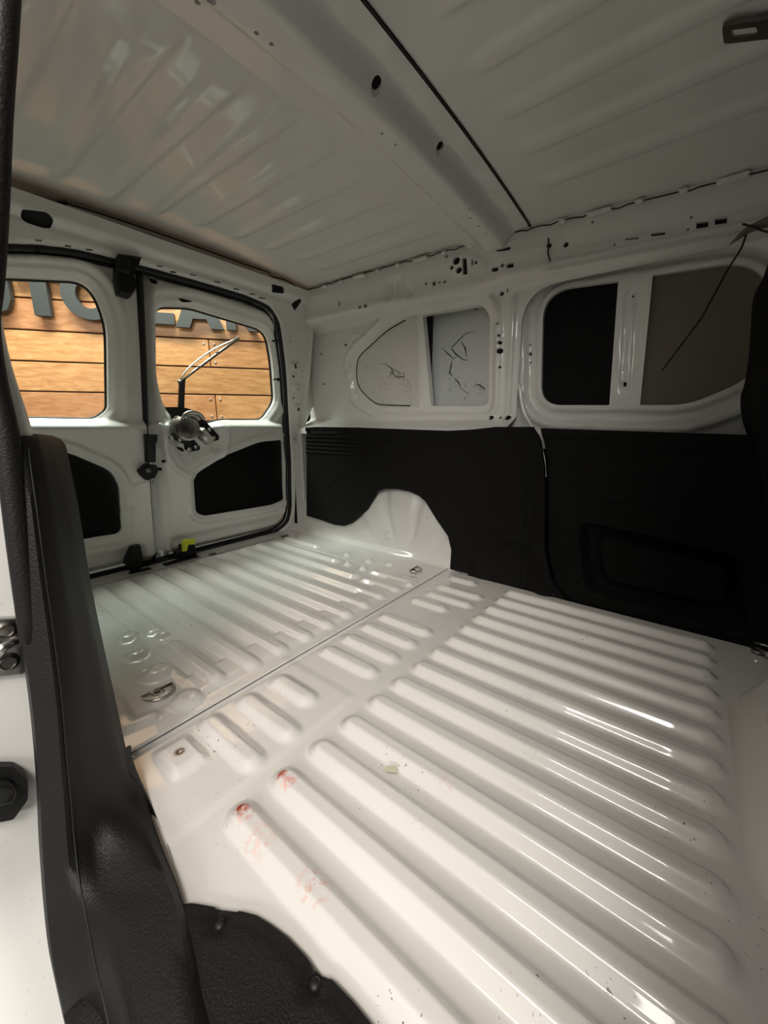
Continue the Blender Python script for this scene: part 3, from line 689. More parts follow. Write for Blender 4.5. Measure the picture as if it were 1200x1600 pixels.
# ================================================================== REAR DOORS
def build_door(name, label, x0, x1, wpx, tpx_, ztop, side):
    d = empty(name, ((x0+x1)/2, 2.95, .9)); tag(d, label, 'rear door', kind='structure')
    wn = rnd([pd(p, .03) for p in wpx[0]], wpx[1], 7); tn = rnd([pd(p) for p in tpx_[0]], tpx_[1], 7)
    gapx = x1 if side < 0 else x0
    hl = []
    if side > 0:
        hl = [circ(pd((242, 437)), .020, 12, .024), circ(pd((256, 435)), .009, 10, .013), circ(pd((312, 450)), .010, 10), rnd([pd(p) for p in [(277, 466), (286, 465), (300, 469), (301, 472), (285, 472)]], .01), circ(pd((251, 720)), .012, 10), circ(pd((241, 753)), .006, 8, .012)]
    def pos(u, v):
        y = door_y(v)+np.zeros(np.shape(u))
        dw = sd(u, v, wn)
        y = y+.035*(1-sst(dw, .0, .035))-.020*(1-sst(np.abs(dw-.085), .0, .04))*(v > 1.03)
        # shelf under the window: the lower door stands further into the van
        de = -sd(u, v, opening)
        y = y-.065*(1-sst(v, .985, 1.045))*sst(de, .03, .09)+.05*(1-sst(de, .0, .035))
        y = y+.025*(1-sst(v, .14, .20))*sst(np.abs(u-gapx), .05, .08)
        dt_ = sd(u, v, tn); y = y-.016*(1-sst(np.abs(dt_-.045), .0, .025))+.014*(1-sst(dt_, .0, .02))
        if side > 0:
            c = pd((303, 690)); r = np.hypot(u-c[0], (v-c[1])*.9); y = y+.035*(1-sst(r, .10, .20))-.018*(1-sst(np.abs(r-.23), .0, .035))
            y = y+.09*(1-sst(u-x0, .0, .055+.03*np.sin(np.clip((v-.2)/.6, 0, 1)*math.pi)))
        else:
            y = y-.012*(1-sst(np.abs(sd(u, v, [(.70, .45), (.97, .45), (.97, .60), (1.05, .62), (1.05, .95), (.2, .95), (.2, .3), (.7, .3)])), .0, .018))*(v < .9)
        return u, y, v
    ol = [(x0, .0), (x1, .0), (x1, ztop), (x0, ztop)] if side < 0 else [(x0, .0), (x1, .0), (x1, 1.70), (x1-.25, 1.90), (x0, ztop)]
    V, Fc = g_panel(ol, [wn, tn]+hl, .013, .012, pos, rim=[(0, .045, 0), (0, .02, 0)]+[(0, .02, 0)]*len(hl), rim_outer=(0, .07, 0)); mesh('inner_panel', V, Fc, M['door'], d)
    for h in hl:
        X, Y, Z = pos(np.array([q[0] for q in h]), np.array([q[1] for q in h])); mesh('hole_shade_cap', *g_prism([(a, b+.021, c_) for a, b, c_ in zip(X, Y, Z)], (0, .002, 0)), M['cavity'], d, smooth=False)
    def scl(poly, k): c = np.mean(np.array(poly), 0); return [(c[0]+(a-c[0])*k, c[1]+(b-c[1])*k) for a, b in poly]
    X, Y, Z = pos(*np.array(scl(tn, 1.01)).T); 
    V, Fc = g_panel(scl(tn, 1.07), [], .04, .04, lambda u, v: (u, door_y(v)-.04+.03, v)); o = mesh('cover_panel', V, Fc, M['dark'], d); tag(o, 'black plastic cover of the lower opening')
    V, Fc = g_panel(scl(wn, 1.03), [], .05, .05, lambda u, v: (u, door_y(v)+.085, v)); mesh('window_pane', V, Fc, M['glass'], d)
    rr = [(a, float(door_y(b))+.075, b) for a, b in dens(wn, .03)]; mesh('window_seal', *g_tube(rr+[rr[0]], .010, 6), M['rubber'], d)
    mesh('outer_panel', *merge([g_box(((x0+x1)/2, 3.11, .48), (x1-x0, .02, .98))]), M['white'], d, smooth=False)
    return d, pos
d1, pos1 = build_door('door_1', 'left rear van door, white, with a black hook latch at its top edge', .20, 1.070,
    ([(-40, 430), (140, 438), (168, 500), (170, 640), (150, 655), (-30, 652)], [.1, .12, .12, .03, .07, .1]), ([(-30, 700), (95, 703), (170, 735), (182, 760), (186, 825), (180, 832), (112, 842), (-20, 860)], [.05, .08, .06, .03, .03, .02, .02, .05]), 1.93, -1)
d2, pos2 = build_door('door_2', 'right rear van door, white, carrying the wiper motor under its window', 1.122, 2.30,
    ([(243, 478), (300, 480), (418, 516), (426, 560), (431, 628), (412, 656), (345, 656), (318, 664), (272, 662), (255, 632), (244, 590)], [.07, .05, .10, .05, .06, .05, .05, .04, .04, .06, .10]), ([(297, 742), (345, 712), (400, 690), (436, 687), (439, 780), (420, 788), (315, 805), (301, 800)], [.04, .05, .07, .03, .03, .03, .05, .03]), 1.93, 1)
mesh('centre_seal', *g_tube([(1.092-.010*(1-z/1.9), float(door_y(z))-.0, z) for z in np.linspace(.02, 1.90, 24)], [.013+.007*t for t in np.linspace(0, 1, 24)], 8), M['rubber'], d1)
mesh('centre_channel_shade', *g_tube([(1.10, float(door_y(z))+.085, z) for z in np.linspace(.02, 1.90, 24)], .04, 8, flat=.4), M['cavity'], d1)
def dpt(p, off=0): return it(p, lambda q: door_y(q[2])+off-(.065*(1-sst(q[2], .985, 1.045)) if off <= 0 else 0), 'y')
def blob(name, pxs, off, depth, mt, parent, bev=.15):
    V, Fc = g_prism([dpt(p, off) for p in pxs], (0, -depth, 0), inset=bev); return mesh(name, V, Fc, mt, parent, angle=30)
# hook latch at the head of door_1
lt = blob('hook_latch', [(181, 400), (216, 405), (212, 418), (206, 420), (205, 436), (208, 446), (207, 457), (198, 468), (180, 462), (176, 440), (177, 412)], -.03, .06, M['black'], d1)
mesh('latch_strap', *g_prism([dpt(p, -.10) for p in [(183, 404), (203, 407), (200, 428), (182, 424)]], (0, -.02, 0), inset=.2), M['grain'], lt, angle=30)
# mid latch on door_1
ml = blob('door_latch', [(213, 735), (224, 724), (240, 726), (243, 735), (238, 746), (226, 750), (217, 742)], .0, .06, M['black'], d1)
mesh('latch_rod', *g_tube([dpt((240, 733), -.04), dpt((252, 733), -.04)], .012, 8), M['black'], ml)
mesh('latch_bolt', *g_lathe(dpt((231, 735), -.06), (0, -1, 0), [(.018, 0), (.018, .01), (.010, .016)], 12), M['darksteel'], ml)
blob('latch_cover', [(224, 678), (243, 679), (243, 688), (240, 692), (240, 722), (226, 722)], -.02, .04, M['black'], d1)
# lower latches and sill plates
ll = blob('lower_latch', [(193, 872), (202, 853), (215, 850), (218, 862), (219, 872), (217, 885), (214, 892), (203, 893), (198, 882), (192, 880)], -.0, .06, M['black'], d1)
mesh('striker_plate', *g_box(tuple(hz((219, 893), .006)), (.14, .05, .018), bev=.004), M['black'], ll, angle=30)
rl = blob('lower_latch', [(270, 862), (279, 857), (279, 850), (300, 850), (303, 858), (303, 868), (272, 872)], -.0, .06, M['black'], d2)
lv = mesh('release_lever', *merge([g_prism([dpt(p, -.06) for p in [(284, 843), (303, 841), (303, 849), (291, 850), (289, 860), (284, 861)]], (0, -.03, 0), inset=.1)]), M['yellow'], rl, angle=30); tag(lv, 'yellow-green release lever')
mesh('striker_plate', *g_box(tuple(hz((283, 876), .008)), (.25, .06, .02), bev=.004), M['black'], rl, angle=30)
mesh('sill_bracket', *merge([g_box(tuple(hz((332, 866), .012)), (.05, .03, .02), bev=.004)]), M['darksteel'], floor, angle=30)
mesh('sill_bracket', *merge([g_box(tuple(hz((445, 838), .012)), (.07, .03, .02), bev=.004)]), M['darksteel'], floor, angle=30)
mesh('sill_threshold', *g_box((1.05, 3.0, .004), (.34, .05, .03), bev=.006), M['black'], floor, angle=30)
for p in [(432, 533), (434, 593)]:
    mesh('hinge_clip', *merge([g_tube([dpt((p[0]-7, p[1]), -.03), dpt((p[0], p[1]-1), -.05)], .007, 6), g_lathe(dpt(p, -.05), (0, -1, 0), [(.014, 0), (.014, .008), (.006, .012)], 10)]), M['black'], d2, angle=30)

# wiper motor
wm = blob('wiper_motor', [(263, 683), (270, 676), (282, 674), (295, 682), (304, 690), (311, 698), (310, 703), (300, 705), (295, 706), (288, 702), (287, 694), (272, 688), (264, 686)], -.055, .025, M['black'], d2, .05)
ctr = dpt((288, 670), -.05)
mesh('motor_housing', *g_lathe(ctr, (0, -1, 0), [(.082, -.05), (.084, .03), (.078, .06), (.066, .064), (.062, .058), (.03, .06), (.02, .07)], 28), M['alu'], wm, angle=35)
mesh('motor_end', *g_lathe(dpt((288, 670), -.10), (0, -1, 0), [(.058, -.0), (.056, .022), (.03, .03), (.012, .03)], 24), M['darksteel'], wm, angle=35)
mesh('gearbox', *g_prism([dpt(p, -.075) for p in [(303, 675), (313, 668), (329, 686), (328, 690), (320, 695), (303, 680)]], (0, -.06, 0), inset=.12), M['alu'], wm, angle=30)
mesh('gearbox_cover', *g_prism([dpt(p, -.137) for p in [(307, 676), (313, 672), (325, 686), (320, 690)]], (0, -.01, 0), inset=.15), M['steel'], wm, angle=30)
mesh('mounting_arm', *g_prism([dpt(p, -.05) for p in [(300, 650), (314, 654), (326, 667), (339, 681), (339, 687), (333, 689), (326, 682), (308, 664)]], (0, -.035, 0), inset=.05), M['black'], wm, angle=30)
for k, r in enumerate([.085, .06]):
    P = [ctr+np.array([r*.9*math.cos(a)+.04, -.06+.02*k, .05+r*.75*math.sin(a)]) for a in np.linspace(.2, 2.9, 12)]
    mesh('pipe_clip', *g_tube(P, .011, 8), M['steel'], wm)
mesh('pivot_cap', *g_lathe(dpt((278, 655), -.08), (0, -1, 0), [(.022, -.02), (.022, .01), (.012, .02)], 12), M['steel'], wm, angle=30)
for p in [(269, 684), (281, 687), (296, 702), (306, 698), (334, 684), (327, 671)]:
    mesh('bolt', *g_lathe(dpt(p, -.085), (0, -1, 0), [(.013, -.02), (.013, .006), (.007, .01)], 10), M['steel'], wm, angle=30)
mesh('drain_slot_shade', *g_prism([dpt(p, -.045) for p in [(275, 698), (284, 699), (288, 704), (285, 706), (278, 702)]], (0, -.004, 0)), M['cavity'], d2, smooth=False)
mesh('glass_mask', *g_prism([dpt(p, .075) for p in [(244, 624), (258, 636), (284, 636), (300, 640), (318, 656), (330, 668), (322, 680), (268, 680), (240, 655)]], (0, -.006, 0)), M['black'], d2, smooth=False)
# wiper outside the glass
wa = mesh('wiper_arm', *g_prism([dpt(p, .12) for p in [(279, 640), (281, 596), (290, 590), (289, 610), (288, 640)]], (0, .02, 0), inset=.05), M['black'], d2, angle=30)
mesh('wiper_bow', *g_tube([dpt(p, .14) for p in catmull([(280, 596), (292, 578), (310, 562), (335, 545), (372, 528)], 4)], .0055, 8), M['steel'], wa)
mesh('wiper_blade', *g_tube([dpt(p, .155) for p in [(279, 599), (310, 575), (340, 553), (372, 530)]], .0085, 6), M['rubber'], wa)
mesh('wiper_carrier', *g_tube([dpt(p, .14) for p in [(280, 598), (308, 575), (340, 551), (371, 529)]], .004, 6), M['steel'], wa)
mesh('blade_clip', *merge([g_box(tuple(dpt(p, .135)), (.03, .03, .02), bev=.006) for p in [(281, 596), (312, 573), (341, 551), (371, 529)]]), M['darksteel'], wa, angle=30)

# ================================================================== NEAR SIDE BODY
wl = empty('wall_left', (.1, 1.8, 1.0)); tag(wl, 'white painted near side body and door jamb beside the black pillar trim', 'wall', kind='structure')
mesh('unseen_side_panel', *g_box((.12, 2.08, 1.03), (.06, 1.70, 2.12)), M['white'], wl, smooth=False)
# jamb: forward facing white return that curves out to the rocker
V = []; Fc = []
zs = np.linspace(-.75, 2.05, 40); nxs = 14
for z in zs:
    for i in range(nxs):
        t = i/(nxs-1); x = -.16+.30*t
        y = 1.17+.05*(1-sst(x, -.16, -.02))-.30*(1-sst(z, -.62, -.12))*1.0
        V.append((x, y, z))
for j in range(len(zs)-1):
    for i in range(nxs-1): a = j*nxs+i; Fc.append((a, a+1, a+nxs+1, a+nxs))
mesh('door_jamb', V, Fc, M['white'], wl)
mesh('roof_rail', *g_box((.12, .10, 2.03), (.09, 2.4, .16), bev=.03), M['white'], wl, angle=30)
mesh('sill_outer', *g_box((.13, -.32, -.22), (.16, 1.5, .38), bev=.03), M['white'], wl, angle=40)
mesh('unseen_side_panel', *g_box((.14, -.635, .98), (.08, .93, 2.2)), M['white'], wl, smooth=False)  # unseen box, added and sized to block light from the front floor
mesh('upper_pillar', *g_tube(catmull([hy(p, 1.13) for p in [(-30, 430), (-22, 500), (-9, 560), (3, 600), (20, 650), (34, 700), (46, 760)]], 4), .024, 10), M['white'], wl)
sl = [hy(p, 1.08) for p in [(12, -60), (5, 60), (-3, 180), (-9, 330), (-16, 440), (-22, 490), (-19, 540), (-9, 600), (3, 650), (12, 700), (30, 850), (50, 1000)]]
mesh('opening_seal', *g_tube(catmull(sl, 4), .021, 10), M['grain'], wl)

# striker plate with two screws
st = empty('door_striker', tuple(hy((10, 1010), 1.14))); tag(st, 'steel striker plate with two screws on the white jamb left of the black pillar trim', 'striker')
V, Fc = g_prism([hy(p, 1.165) for p in rnd([(-60, 966), (36, 962), (40, 1050), (-60, 1060)], 8)], (0, -.014, 0), inset=.03); mesh('plate', V, Fc, M['steel'], st, angle=30)
for p in [(8, 985), (12, 1035)]:
    mesh('screw', *g_lathe(hy(p, 1.15), (0, -1, 0), [(.021, -.004), (.021, .004), (.014, .008), (.012, .004), (.004, .004)], 18), M['darksteel'], st, angle=30)
mesh('striker_loop', *g_tube(catmull([hy((30, 1005), 1.15), hy((22, 1004), 1.12), hy((8, 1010), 1.11), hy((2, 1016), 1.11), hy((-8, 1030), 1.15)], 4), .010, 8), M['steel'], st)
bu = empty('rubber_buffer', tuple(hy((10, 1230), 1.14))); tag(bu, 'black rubber door buffer on the white jamb at the left edge', 'bumper stop')
V, Fc = g_prism([hy(p, 1.165) for p in rnd([(-40, 1190), (20, 1190), (41, 1207), (41, 1240), (18, 1272), (-40, 1282)], 5)], (0, -.03, 0), inset=.08); mesh('base', V, Fc, M['rubber'], bu, angle=30)
V, Fc = g_prism([hy(p, 1.135) for p in rnd([(-20, 1216), (15, 1216), (24, 1228), (18, 1246), (-20, 1254)], 7)], (0, -.03, 0), inset=.25); mesh('pad', V, Fc, M['rubber'], bu, angle=50)

# ---- black pillar trim: loft of horizontal sections (outer edge, crease, crease, inner edge, return)
pt = empty('pillar_trim', (.2, 1.1, 0)); tag(pt, 'tall grained black plastic trim on the near pillar beside the floor', 'trim panel')
rows = [   # y px, [x px of section points], [Y plane of each point]
 (700,  [10, 38, 62, 84, 104], [1.09, 1.08, 1.10, 1.18, 1.32]),
 (740,  [14, 42, 70, 95, 112], [1.08, 1.07, 1.09, 1.17, 1.30]),
 (800,  [16, 50, 80, 108, 124], [1.08, 1.06, 1.08, 1.16, 1.28]),
 (900,  [22, 62, 96, 126, 140], [1.08, 1.05, 1.07, 1.14, 1.26]),
 (1000, [36, 76, 110, 148, 160], [1.07, 1.04, 1.06, 1.13, 1.25]),
 (1100, [50, 88, 122, 168, 182], [1.06, 1.02, 1.04, 1.11, 1.2]),
 (1180, [58, 94, 130, 186, 200], [1.05, 1.0, 1.02, 1.08, 1.15]),
 (1250, [63, 100, 140, 205, 228], [1.03, .98, .99, 1.03, 1.06]),
 (1320, [66, 105, 150, 235, 252], [1.0, .95, .95, .94, .95]),
 (1380, [70, 112, 160, 262, 276], [.97, .91, .90, .84, .85]),
 (1430, [74, 122, 170, 278, 292], [.94, .87, .85, .76, .755]),
 (1500, [82, 135, 184, 290, 310], [.88, .80, .77, .66, .66]),
 (1560, [94, 150, 196, 296, 322], [.83, .74, .70, .59, .59]),
 (1640, [112, 168, 214, 312, 345], [.78, .68, .63, .53, .53]),
 (1760, [140, 195, 245, 330, 370], [.70, .60, .55, .47, .47])]
grid = []
for (yy, xs_, ys_) in rows:
    row = []
    for j, (xx, Yp) in enumerate(zip(xs_, ys_)):
        q = hy((xx, yy), Yp); zmin = (-9, -9, .03, .05, .028)[j]
        if q[2] < zmin: q = hz((xx, yy), zmin)
        row.append(q)
    grid.append(row)
G = np.array(grid)
cols = [catmull([G[i, j] for i in range(len(rows))], 4) for j in range(G.shape[1])]
cols = np.array(cols).transpose(1, 0, 2)
full = []
for r in cols: full.append(dens_n(list(r), 4))
full = np.array(full)
# domed cap at the top
top0 = full[0]; c0 = top0.mean(0)+np.array([0, .03, .0])
capr = [c0+(top0-c0)*k+np.array([0, 0, dz]) for k, dz in [(.55, .030), (.85, .022), (.97, .010)]]
full = np.concatenate([np.array(capr), full]); R_, C_ = full.shape[:2]
V = full.reshape(-1, 3); Fc = [(i*C_+j, (i+1)*C_+j, (i+1)*C_+j+1, i*C_+j+1) for i in range(R_-1) for j in range(C_-1)]
Vb = V+np.array([.0, .035, 0]); n0 = len(V)
V2 = np.concatenate([V, Vb]); 
ring = [i*C_ for i in range(R_)]+[(R_-1)*C_+j for j in range(1, C_)]+[i*C_+C_-1 for i in range(R_-2, -1, -1)]+[j for j in range(C_-2, 0, -1)]
Fc += [(ring[i], ring[(i+1) % len(ring)], n0+ring[(i+1) % len(ring)], n0+ring[i]) for i in range(len(ring))]
Fc.append(tuple(range(C_)))
mesh('pillar_cover', V2, Fc, M['grain'], pt, angle=60)
# joint lines moulded in the trim
def grow(f, sec_): # point on loft: row f (0..len-1), column coordinate c (0..4)
    r = int(f*4)+3; c = int(sec_*4); return full[min(r, R_-1), min(c, C_-1)]
mesh('joint_line', *g_tube([grow(f, 1.25)+np.array([0, -.002, 0]) for f in np.linspace(0, 13.5, 50)], .0018, 6), M['rubber'], pt)
mesh('joint_line', *g_tube([grow(11.3-.45*c, c)+np.array([0, -.003, 0]) for c in np.linspace(1.5, 3.7, 10)], .0018, 6), M['rubber'], pt)
# lower flare between the pillar and the floor
fl = [[hy((200, 1165), 1.16), hz((196, 1172), .01), ], [hy((186, 1185), 1.10), hz((214, 1205), .005)], [hy((205, 1250), 1.04), hz((240, 1265), .005)], [hy((235, 1320), .94), hz((262, 1320), .004)], [hy((262, 1380), .84), hz((280, 1375), .004)], [hy((278, 1425), .765), hz((291, 1412), .006)]]
V = []; Fc = []
L = catmull([np.concatenate([a, b]) for a, b in fl], 4)
for q in L:
    a, b = q[:3], q[3:]; mid = (a+b)/2+np.array([.012, 0, .0]); V += [a, mid, b]
for i in range(len(L)-1): Fc += [(i*3, i*3+3, i*3+4, i*3+1), (i*3+1, i*3+4, i*3+5, i*3+2)]
mesh('foot_flare', V, Fc, M['grain'], pt)

# ---- sill step cover with bulge and two screws
sc_px = [(288, 1412), (300, 1411), (335, 1417), (338, 1421), (370, 1425), (374, 1423), (400, 1430), (425, 1446), (450, 1465), (480, 1497), (490, 1512), (514, 1530), (518, 1530), (550, 1563), (580, 1600), (620, 1660), (660, 1760)]
so = [pz(p, .02) for p in sc_px]
so = [(max(a, .05), b) for a, b in so]
tail = [(.50, -.15), (.50, -.9), (.02, -.9), (.02, .78), (.17, .80)]
outl = so+tail
bc = pz((318, 1590), .05); br = pz((420, 1720), .03)
def step_pos(u, v):
    d = -sd(u, v, outl)
    z = .020+.012*sst(d, .0, .03)
    z = z+.05*(1-sst(seg_d(u, v, bc[0]-.03, bc[1]-.12, bc[0]+.02, bc[1]-.30), .03, .09))*1.0
    z = z-.10*(1-sst(u, .06, .14))
    for s_ in ((343, 1440), (492, 1533)):
        c = pz(s_, .03); z = z-.008*(1-sst(np.hypot(u-c[0], v-c[1]), .016, .026))
    return u, v, z
se = empty('sill_step_cover', (.25, .3, .02)); tag(se, 'black grained plastic cover over the near door sill, held by two screws', 'sill cover')
V, Fc = g_panel(outl, [], .012, .012, step_pos, rim_outer=(0, 0, -.02)); mesh('cover', V, Fc, M['grain'], se, angle=60)
for s_ in ((343, 1440), (492, 1533)):
    c = hz(s_, .03); mesh('screw', *g_lathe((c[0], c[1], .022), (0, 0, 1), [(.010, 0), (.010, .002), (.007, .005), (.002, .006)], 14), M['rubber'], se, angle=50)

# ================================================================== LASHING RINGS
def ring(name, p, label, yaw, r=.052, z0=.02):
    c = hz(p, z0); o = empty(name, (c[0], c[1], z0)); tag(o, label, 'tie-down ring', 'lashing rings on the load floor')
    ca, sa = math.cos(yaw), math.sin(yaw)
    def q(x, y, z):
        y += r*.35
        return (c[0]+x*ca-y*sa, c[1]+x*sa+y*ca, z0+z)
    mesh('base_cup', *g_lathe(q(0, 0, -.004), (0, 0, 1), [(r*.55, 0), (r*.52, .008), (r*.40, .010), (r*.36, .005), (r*.2, .005)], 20), M['steel'], o, angle=40)
    mesh('bolt', *g_lathe(q(0, 0, .004), (0, 0, 1), [(r*.25, 0), (r*.25, .012), (r*.12, .014)], 12), M['darksteel'], o, angle=40)
    P = [q(r*1.15*math.cos(a), -r*1.35*math.sin(a), .012) for a in np.linspace(0, math.pi, 16)]
    mesh('ring_bow', *g_tube(P, .0048, 8), M['steel'], o)
    mesh('ring_bar', *g_tube([q(-r*1.2, 0, .014), q(r*1.2, 0, .014)], .005, 8), M['darksteel'], o)
_a, _b = hz((229, 1095), .02), hz((268, 1077), .02)
ring('lashing_ring', (249, 1086), 'chrome lashing ring on the floor beside the black pillar trim', math.atan2(_b[1]-_a[1], _b[0]-_a[0]), .044)
ring('lashing_ring', (649, 892), 'chrome lashing ring on the floor at the front foot of the white wheel arch', .1, .042)
ring('lashing_ring', (1192, 1018), 'chrome lashing ring in the dark corner at the foot of the charcoal sliding door panel', .3, .045)

tf = mesh('tape_scrap', *g_prism([hz(p, .0245) for p in [(599, 1202), (606, 1196), (620, 1197), (620, 1207), (603, 1206)]], (0, 0, .0008)), M['tape'], smooth=False); tag(tf, 'small torn scrap of yellowish tape lying on a floor rib', 'tape scrap')

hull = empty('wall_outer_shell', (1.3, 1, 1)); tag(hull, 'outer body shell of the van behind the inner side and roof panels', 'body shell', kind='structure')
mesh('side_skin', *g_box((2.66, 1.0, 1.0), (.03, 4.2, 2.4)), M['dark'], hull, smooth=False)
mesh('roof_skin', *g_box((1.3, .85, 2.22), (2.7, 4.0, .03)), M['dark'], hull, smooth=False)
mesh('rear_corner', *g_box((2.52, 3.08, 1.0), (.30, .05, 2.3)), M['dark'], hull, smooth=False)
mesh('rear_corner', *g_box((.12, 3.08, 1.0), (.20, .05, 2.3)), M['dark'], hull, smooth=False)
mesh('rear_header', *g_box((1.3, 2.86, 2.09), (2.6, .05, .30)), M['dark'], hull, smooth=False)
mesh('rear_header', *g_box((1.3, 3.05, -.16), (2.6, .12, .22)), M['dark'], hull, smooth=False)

# ================================================================== CORD AND CURTAIN ON THE RIGHT
cdp = [hx(p, 2.37) for p in catmull([(1166, 366), (1158, 388), (1138, 420), (1115, 462), (1098, 493), (1086, 510), (1060, 545), (1034, 579)], 5)]
o = mesh('hanging_strap', *g_tube(cdp, .0062, 8, flat=.6), M['rubber']); tag(o, 'thin black strap hanging across the brown covered window of the sliding door', 'strap')
cu = empty('cab_curtain', (2.3, -.3, 1.0)); tag(cu, 'black cloth curtain bunched against the far side at the right edge of the load space', 'curtain')
def edge_pts():
    E = [(1212, 380), (1198, 430), (1180, 465), (1170, 520), (1164, 560), (1160, 600), (1161, 620), (1168, 655), (1176, 690), (1184, 780), (1192, 900), (1200, 1010)]
    return [hx(p, 2.335) for p in E]
E = catmull(edge_pts(), 5); V = []; Fc = []; nc = 60
for i, e in enumerate(E):
    for j in range(nc):
        t = j/(nc-1)
        V.append((e[0]+.06-(e[0]-.35)*t, e[1]-.02-.30*sst(t, 0, .3)-.05*t+.022*math.sin(t*58+i*.04)+.012*math.sin(t*23+i*.22)*(1-t), e[2]))
for i in range(len(E)-1):
    for j in range(nc-1): a = i*nc+j; Fc.append((a, a+1, a+nc+1, a+nc))
mesh('cloth', V, Fc, M['cloth'], cu)
V, Fc = g_tube(catmull([hx(p, 2.36) for p in [(1225, 338), (1190, 350), (1168, 360), (1150, 374), (1140, 383)]], 4), [.03, .032, .034, .034, .032, .03, .028, .026, .024, .022, .020, .018, .014, .010, .008, .006, .004], 10, flat=.5)
mesh('gathered_cloth', V, Fc, M['brown'], cu)
mesh('tie_cord', *g_tube(catmull([hx(p, 2.33) for p in [(1160, 350), (1175, 354), (1190, 360), (1215, 366)]], 3), .004, 6), M['rubber'], cu)
wf = mesh('front_light_block', *g_box((1.25, -.98, 1.0), (2.7, .04, 2.4)), M['cloth'], smooth=False); tag(wf, 'added black partition keeping light out of the unseen front end of the load space', 'partition', kind='structure')  # added sheet that blocks light from the front, cab beyond not built

# ================================================================== OUTSIDE: TIMBER CLAD WALL WITH RAISED LETTERS
NW = np.array([.602, .798, 0]); NW /= np.linalg.norm(NW); TW = np.array([NW[1], -NW[0], 0]); DW = 4.7
def hwall(p, off=0):
    d = ray(*p); t = (DW-off-CAM@NW)/(d@NW); q = CAM+t*d; return (q@TW, q[2])
def wp(s, z, off): return NW*(DW-off)+TW*s+np.array([0, 0, z])
tw = empty('timber_wall', tuple(wp(0, 0, 0))); tag(tw, 'outside wall of varnished orange timber boards seen through the rear windows', 'wall', kind='structure')
mesh('backing', *g_box(tuple(wp(0, 1.2, -.06)), (9, .06, 4.6), ax=[TW, NW, (0, 0, 1)]), M['cavity'], tw, smooth=False)
zl = [hwall((p, q_))[1] for p, q_ in [(330, 532-1), (330, 578-1), (330, 618), (330, 657+2)]]
# board joints read at one place along the wall
zj = [hwall((350, y))[1] for y in (490, 534, 576, 617, 661)]
ph = (zj[0]-zj[4])/4
zc0 = zj[3]
s_a = hwall((328, 555))[0]; s_b = hwall((338, 637))[0]
kb = 0
for r in range(-6, 8):
    z0 = zc0+ph*r; z1 = z0+ph
    joint = {0: s_a-1.2, 1: s_a+1.6, -1: s_b, 2: s_a, 3: s_a+2.4}.get(r, s_a+((r*1.37) % 2)-1)
    if r == 1: joint = s_a
    if r == 2: joint = s_a+1.9
    if r not in (1, -1): joint = hwall((205, 560))[0]+.12*((r*7) % 3-1)
    cuts = [-4.2, joint, 4.2]
    cuts = sorted([c for c in cuts if -4.2 <= c <= 4.2])
    for a, b in zip(cuts[:-1], cuts[1:]):
        if b-a < .05: continue
        c = wp((a+b)/2, (z0+z1)/2, -.012+.0)
        pl = mesh('plank', *g_box(tuple(c), (b-a-.008, .04, z1-z0-.014), ax=[TW, NW, (0, 0, 1)], bev=.004), WOODS[kb % 6], tw, smooth=False); kb += 1
        pl.rotation_euler = (0, 0, 0)
        if -1.6 < r < 4:
            for sx in (a+.05, b-.05):
                for zz_ in (z0+.05, z1-.05):
                    if hwall((-60, 600))[0] < sx < hwall((450, 600))[0]:
                        mesh('screw', *g_lathe(wp(sx, zz_, .011), -NW, [(.011, -.004), (.011, .003), (.004, .004)], 8), M['alu'], pl)
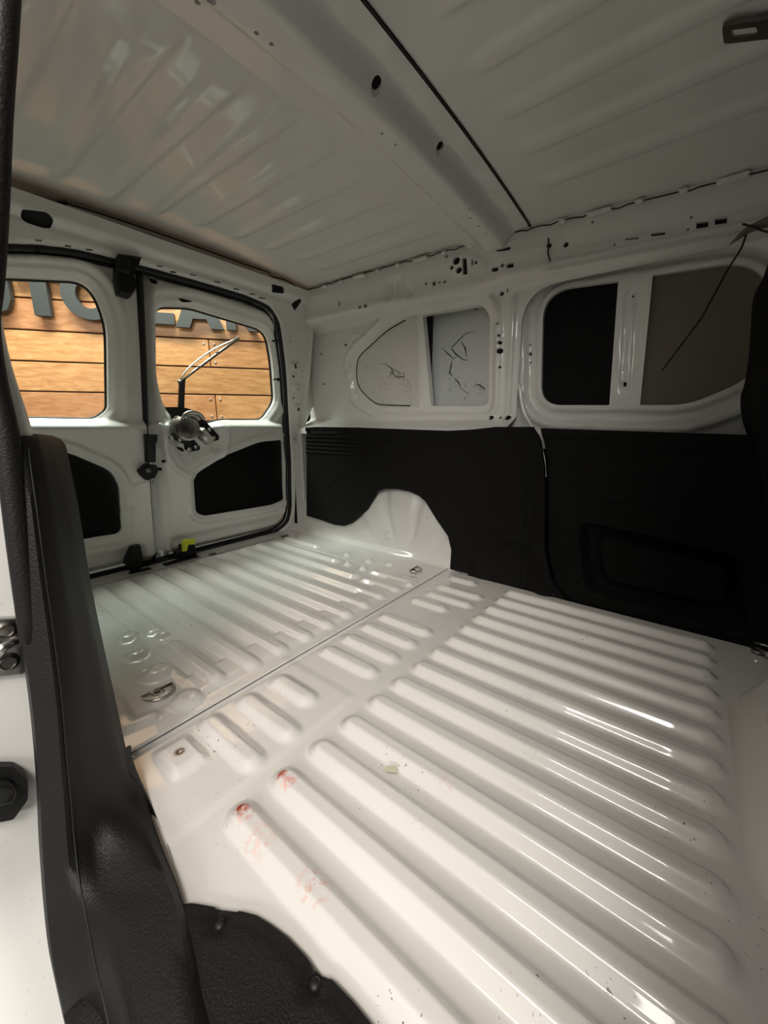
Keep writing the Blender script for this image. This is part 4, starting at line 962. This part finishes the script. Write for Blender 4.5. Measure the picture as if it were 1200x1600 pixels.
# letters: unit polygons drawn in (x 0..1, z 0..1)
LET = {
 'U': [[(0, 1), (0, .30), (.10, .08), (.30, 0), (.70, 0), (.90, .08), (1, .30), (1, 1), (.70, 1), (.70, .36), (.62, .26), (.38, .26), (.30, .36), (.30, 1)]],
 'T': [[(0, 1), (1, 1), (1, .75), (.66, .75), (.66, 0), (.34, 0), (.34, .75), (0, .75)]],
 'O': [[(.5+.5*math.cos(t), .5+.5*math.sin(t)) for t in np.linspace(0, 2*math.pi, 33)[:-1]], [(.5+.24*math.cos(t), .5+.27*math.sin(t)) for t in np.linspace(0, 2*math.pi, 25)[:-1]]],
 'C': [[(.95, .75), (.80, .93), (.5, 1), (.2, .93), (.03, .7), (0, .5), (.03, .3), (.2, .07), (.5, 0), (1, .0), (1, .25), (.5, .25), (.34, .32), (.27, .5), (.34, .68), (.5, .75), (.68, .70), (.75, .62)]],
 'A': [[(0, 0), (.36, 1), (.64, 1), (1, 0), (.72, 0), (.64, .22), (.36, .22), (.28, 0)]],
 'R': [[(0, 0), (0, 1), (.65, 1), (.88, .92), (.95, .70), (.88, .48), (.70, .40), (1, 0), (.68, 0), (.45, .36), (.30, .36), (.30, 0)], [(.30, .58), (.58, .58), (.66, .67), (.58, .78), (.30, .78)]]}
sg = empty('wall_sign', tuple(wp(0, 1.8, .1))); tag(sg, 'large raised grey letters reading AUTO CAR fixed to the timber wall outside', 'sign')
def letter(ch, s0, s1, zbot, zh, nm):
    polys = [[(s0+(s1-s0)*x, zbot+zh*z) for x, z in q] for q in LET[ch]]
    V, Fc = g_panel(polys[0], polys[1:], .2, .2, lambda u, v: tuple(np.stack([wp(a, b, .10) for a, b in zip(np.atleast_1d(u), np.atleast_1d(v))]).T), rim=tuple(NW*.06), rim_outer=tuple(NW*.06))
    mesh(nm, V, Fc, M['letter'], sg, smooth=False)
def LS(x, y): return hwall((x, y), .1)
zT = LS(66, 493)[1]; zA = LS(300, 512)[1]; zbt = zT
HH = LS(66, 416)[1]-zT
letter('A', LS(-175, 480)[0], LS(-85, 480)[0], zbt, HH, 'letter_a')
letter('U', LS(-66, 485)[0], LS(20, 485)[0], zbt, HH, 'letter_u')
letter('T', LS(26, 490)[0], LS(106, 490)[0], zbt, HH, 'letter_t')
letter('O', LS(100, 495)[0], LS(186, 495)[0], zbt-.012, HH+.02, 'letter_o')
letter('C', LS(203, 508)[0], LS(273, 508)[0], zA+.02, HH, 'letter_c')
letter('A', LS(275, 512)[0], LS(350, 512)[0], zA, HH*.95, 'letter_a')
letter('R', LS(354, 516)[0], LS(404, 516)[0], zA-.0, HH, 'letter_r')
gr = mesh('ground', *g_box((0, 2, -1.02), (16, 16, .04)), M['ground'], smooth=False); tag(gr, 'grey showroom floor outside and below the van', 'ground', kind='structure')
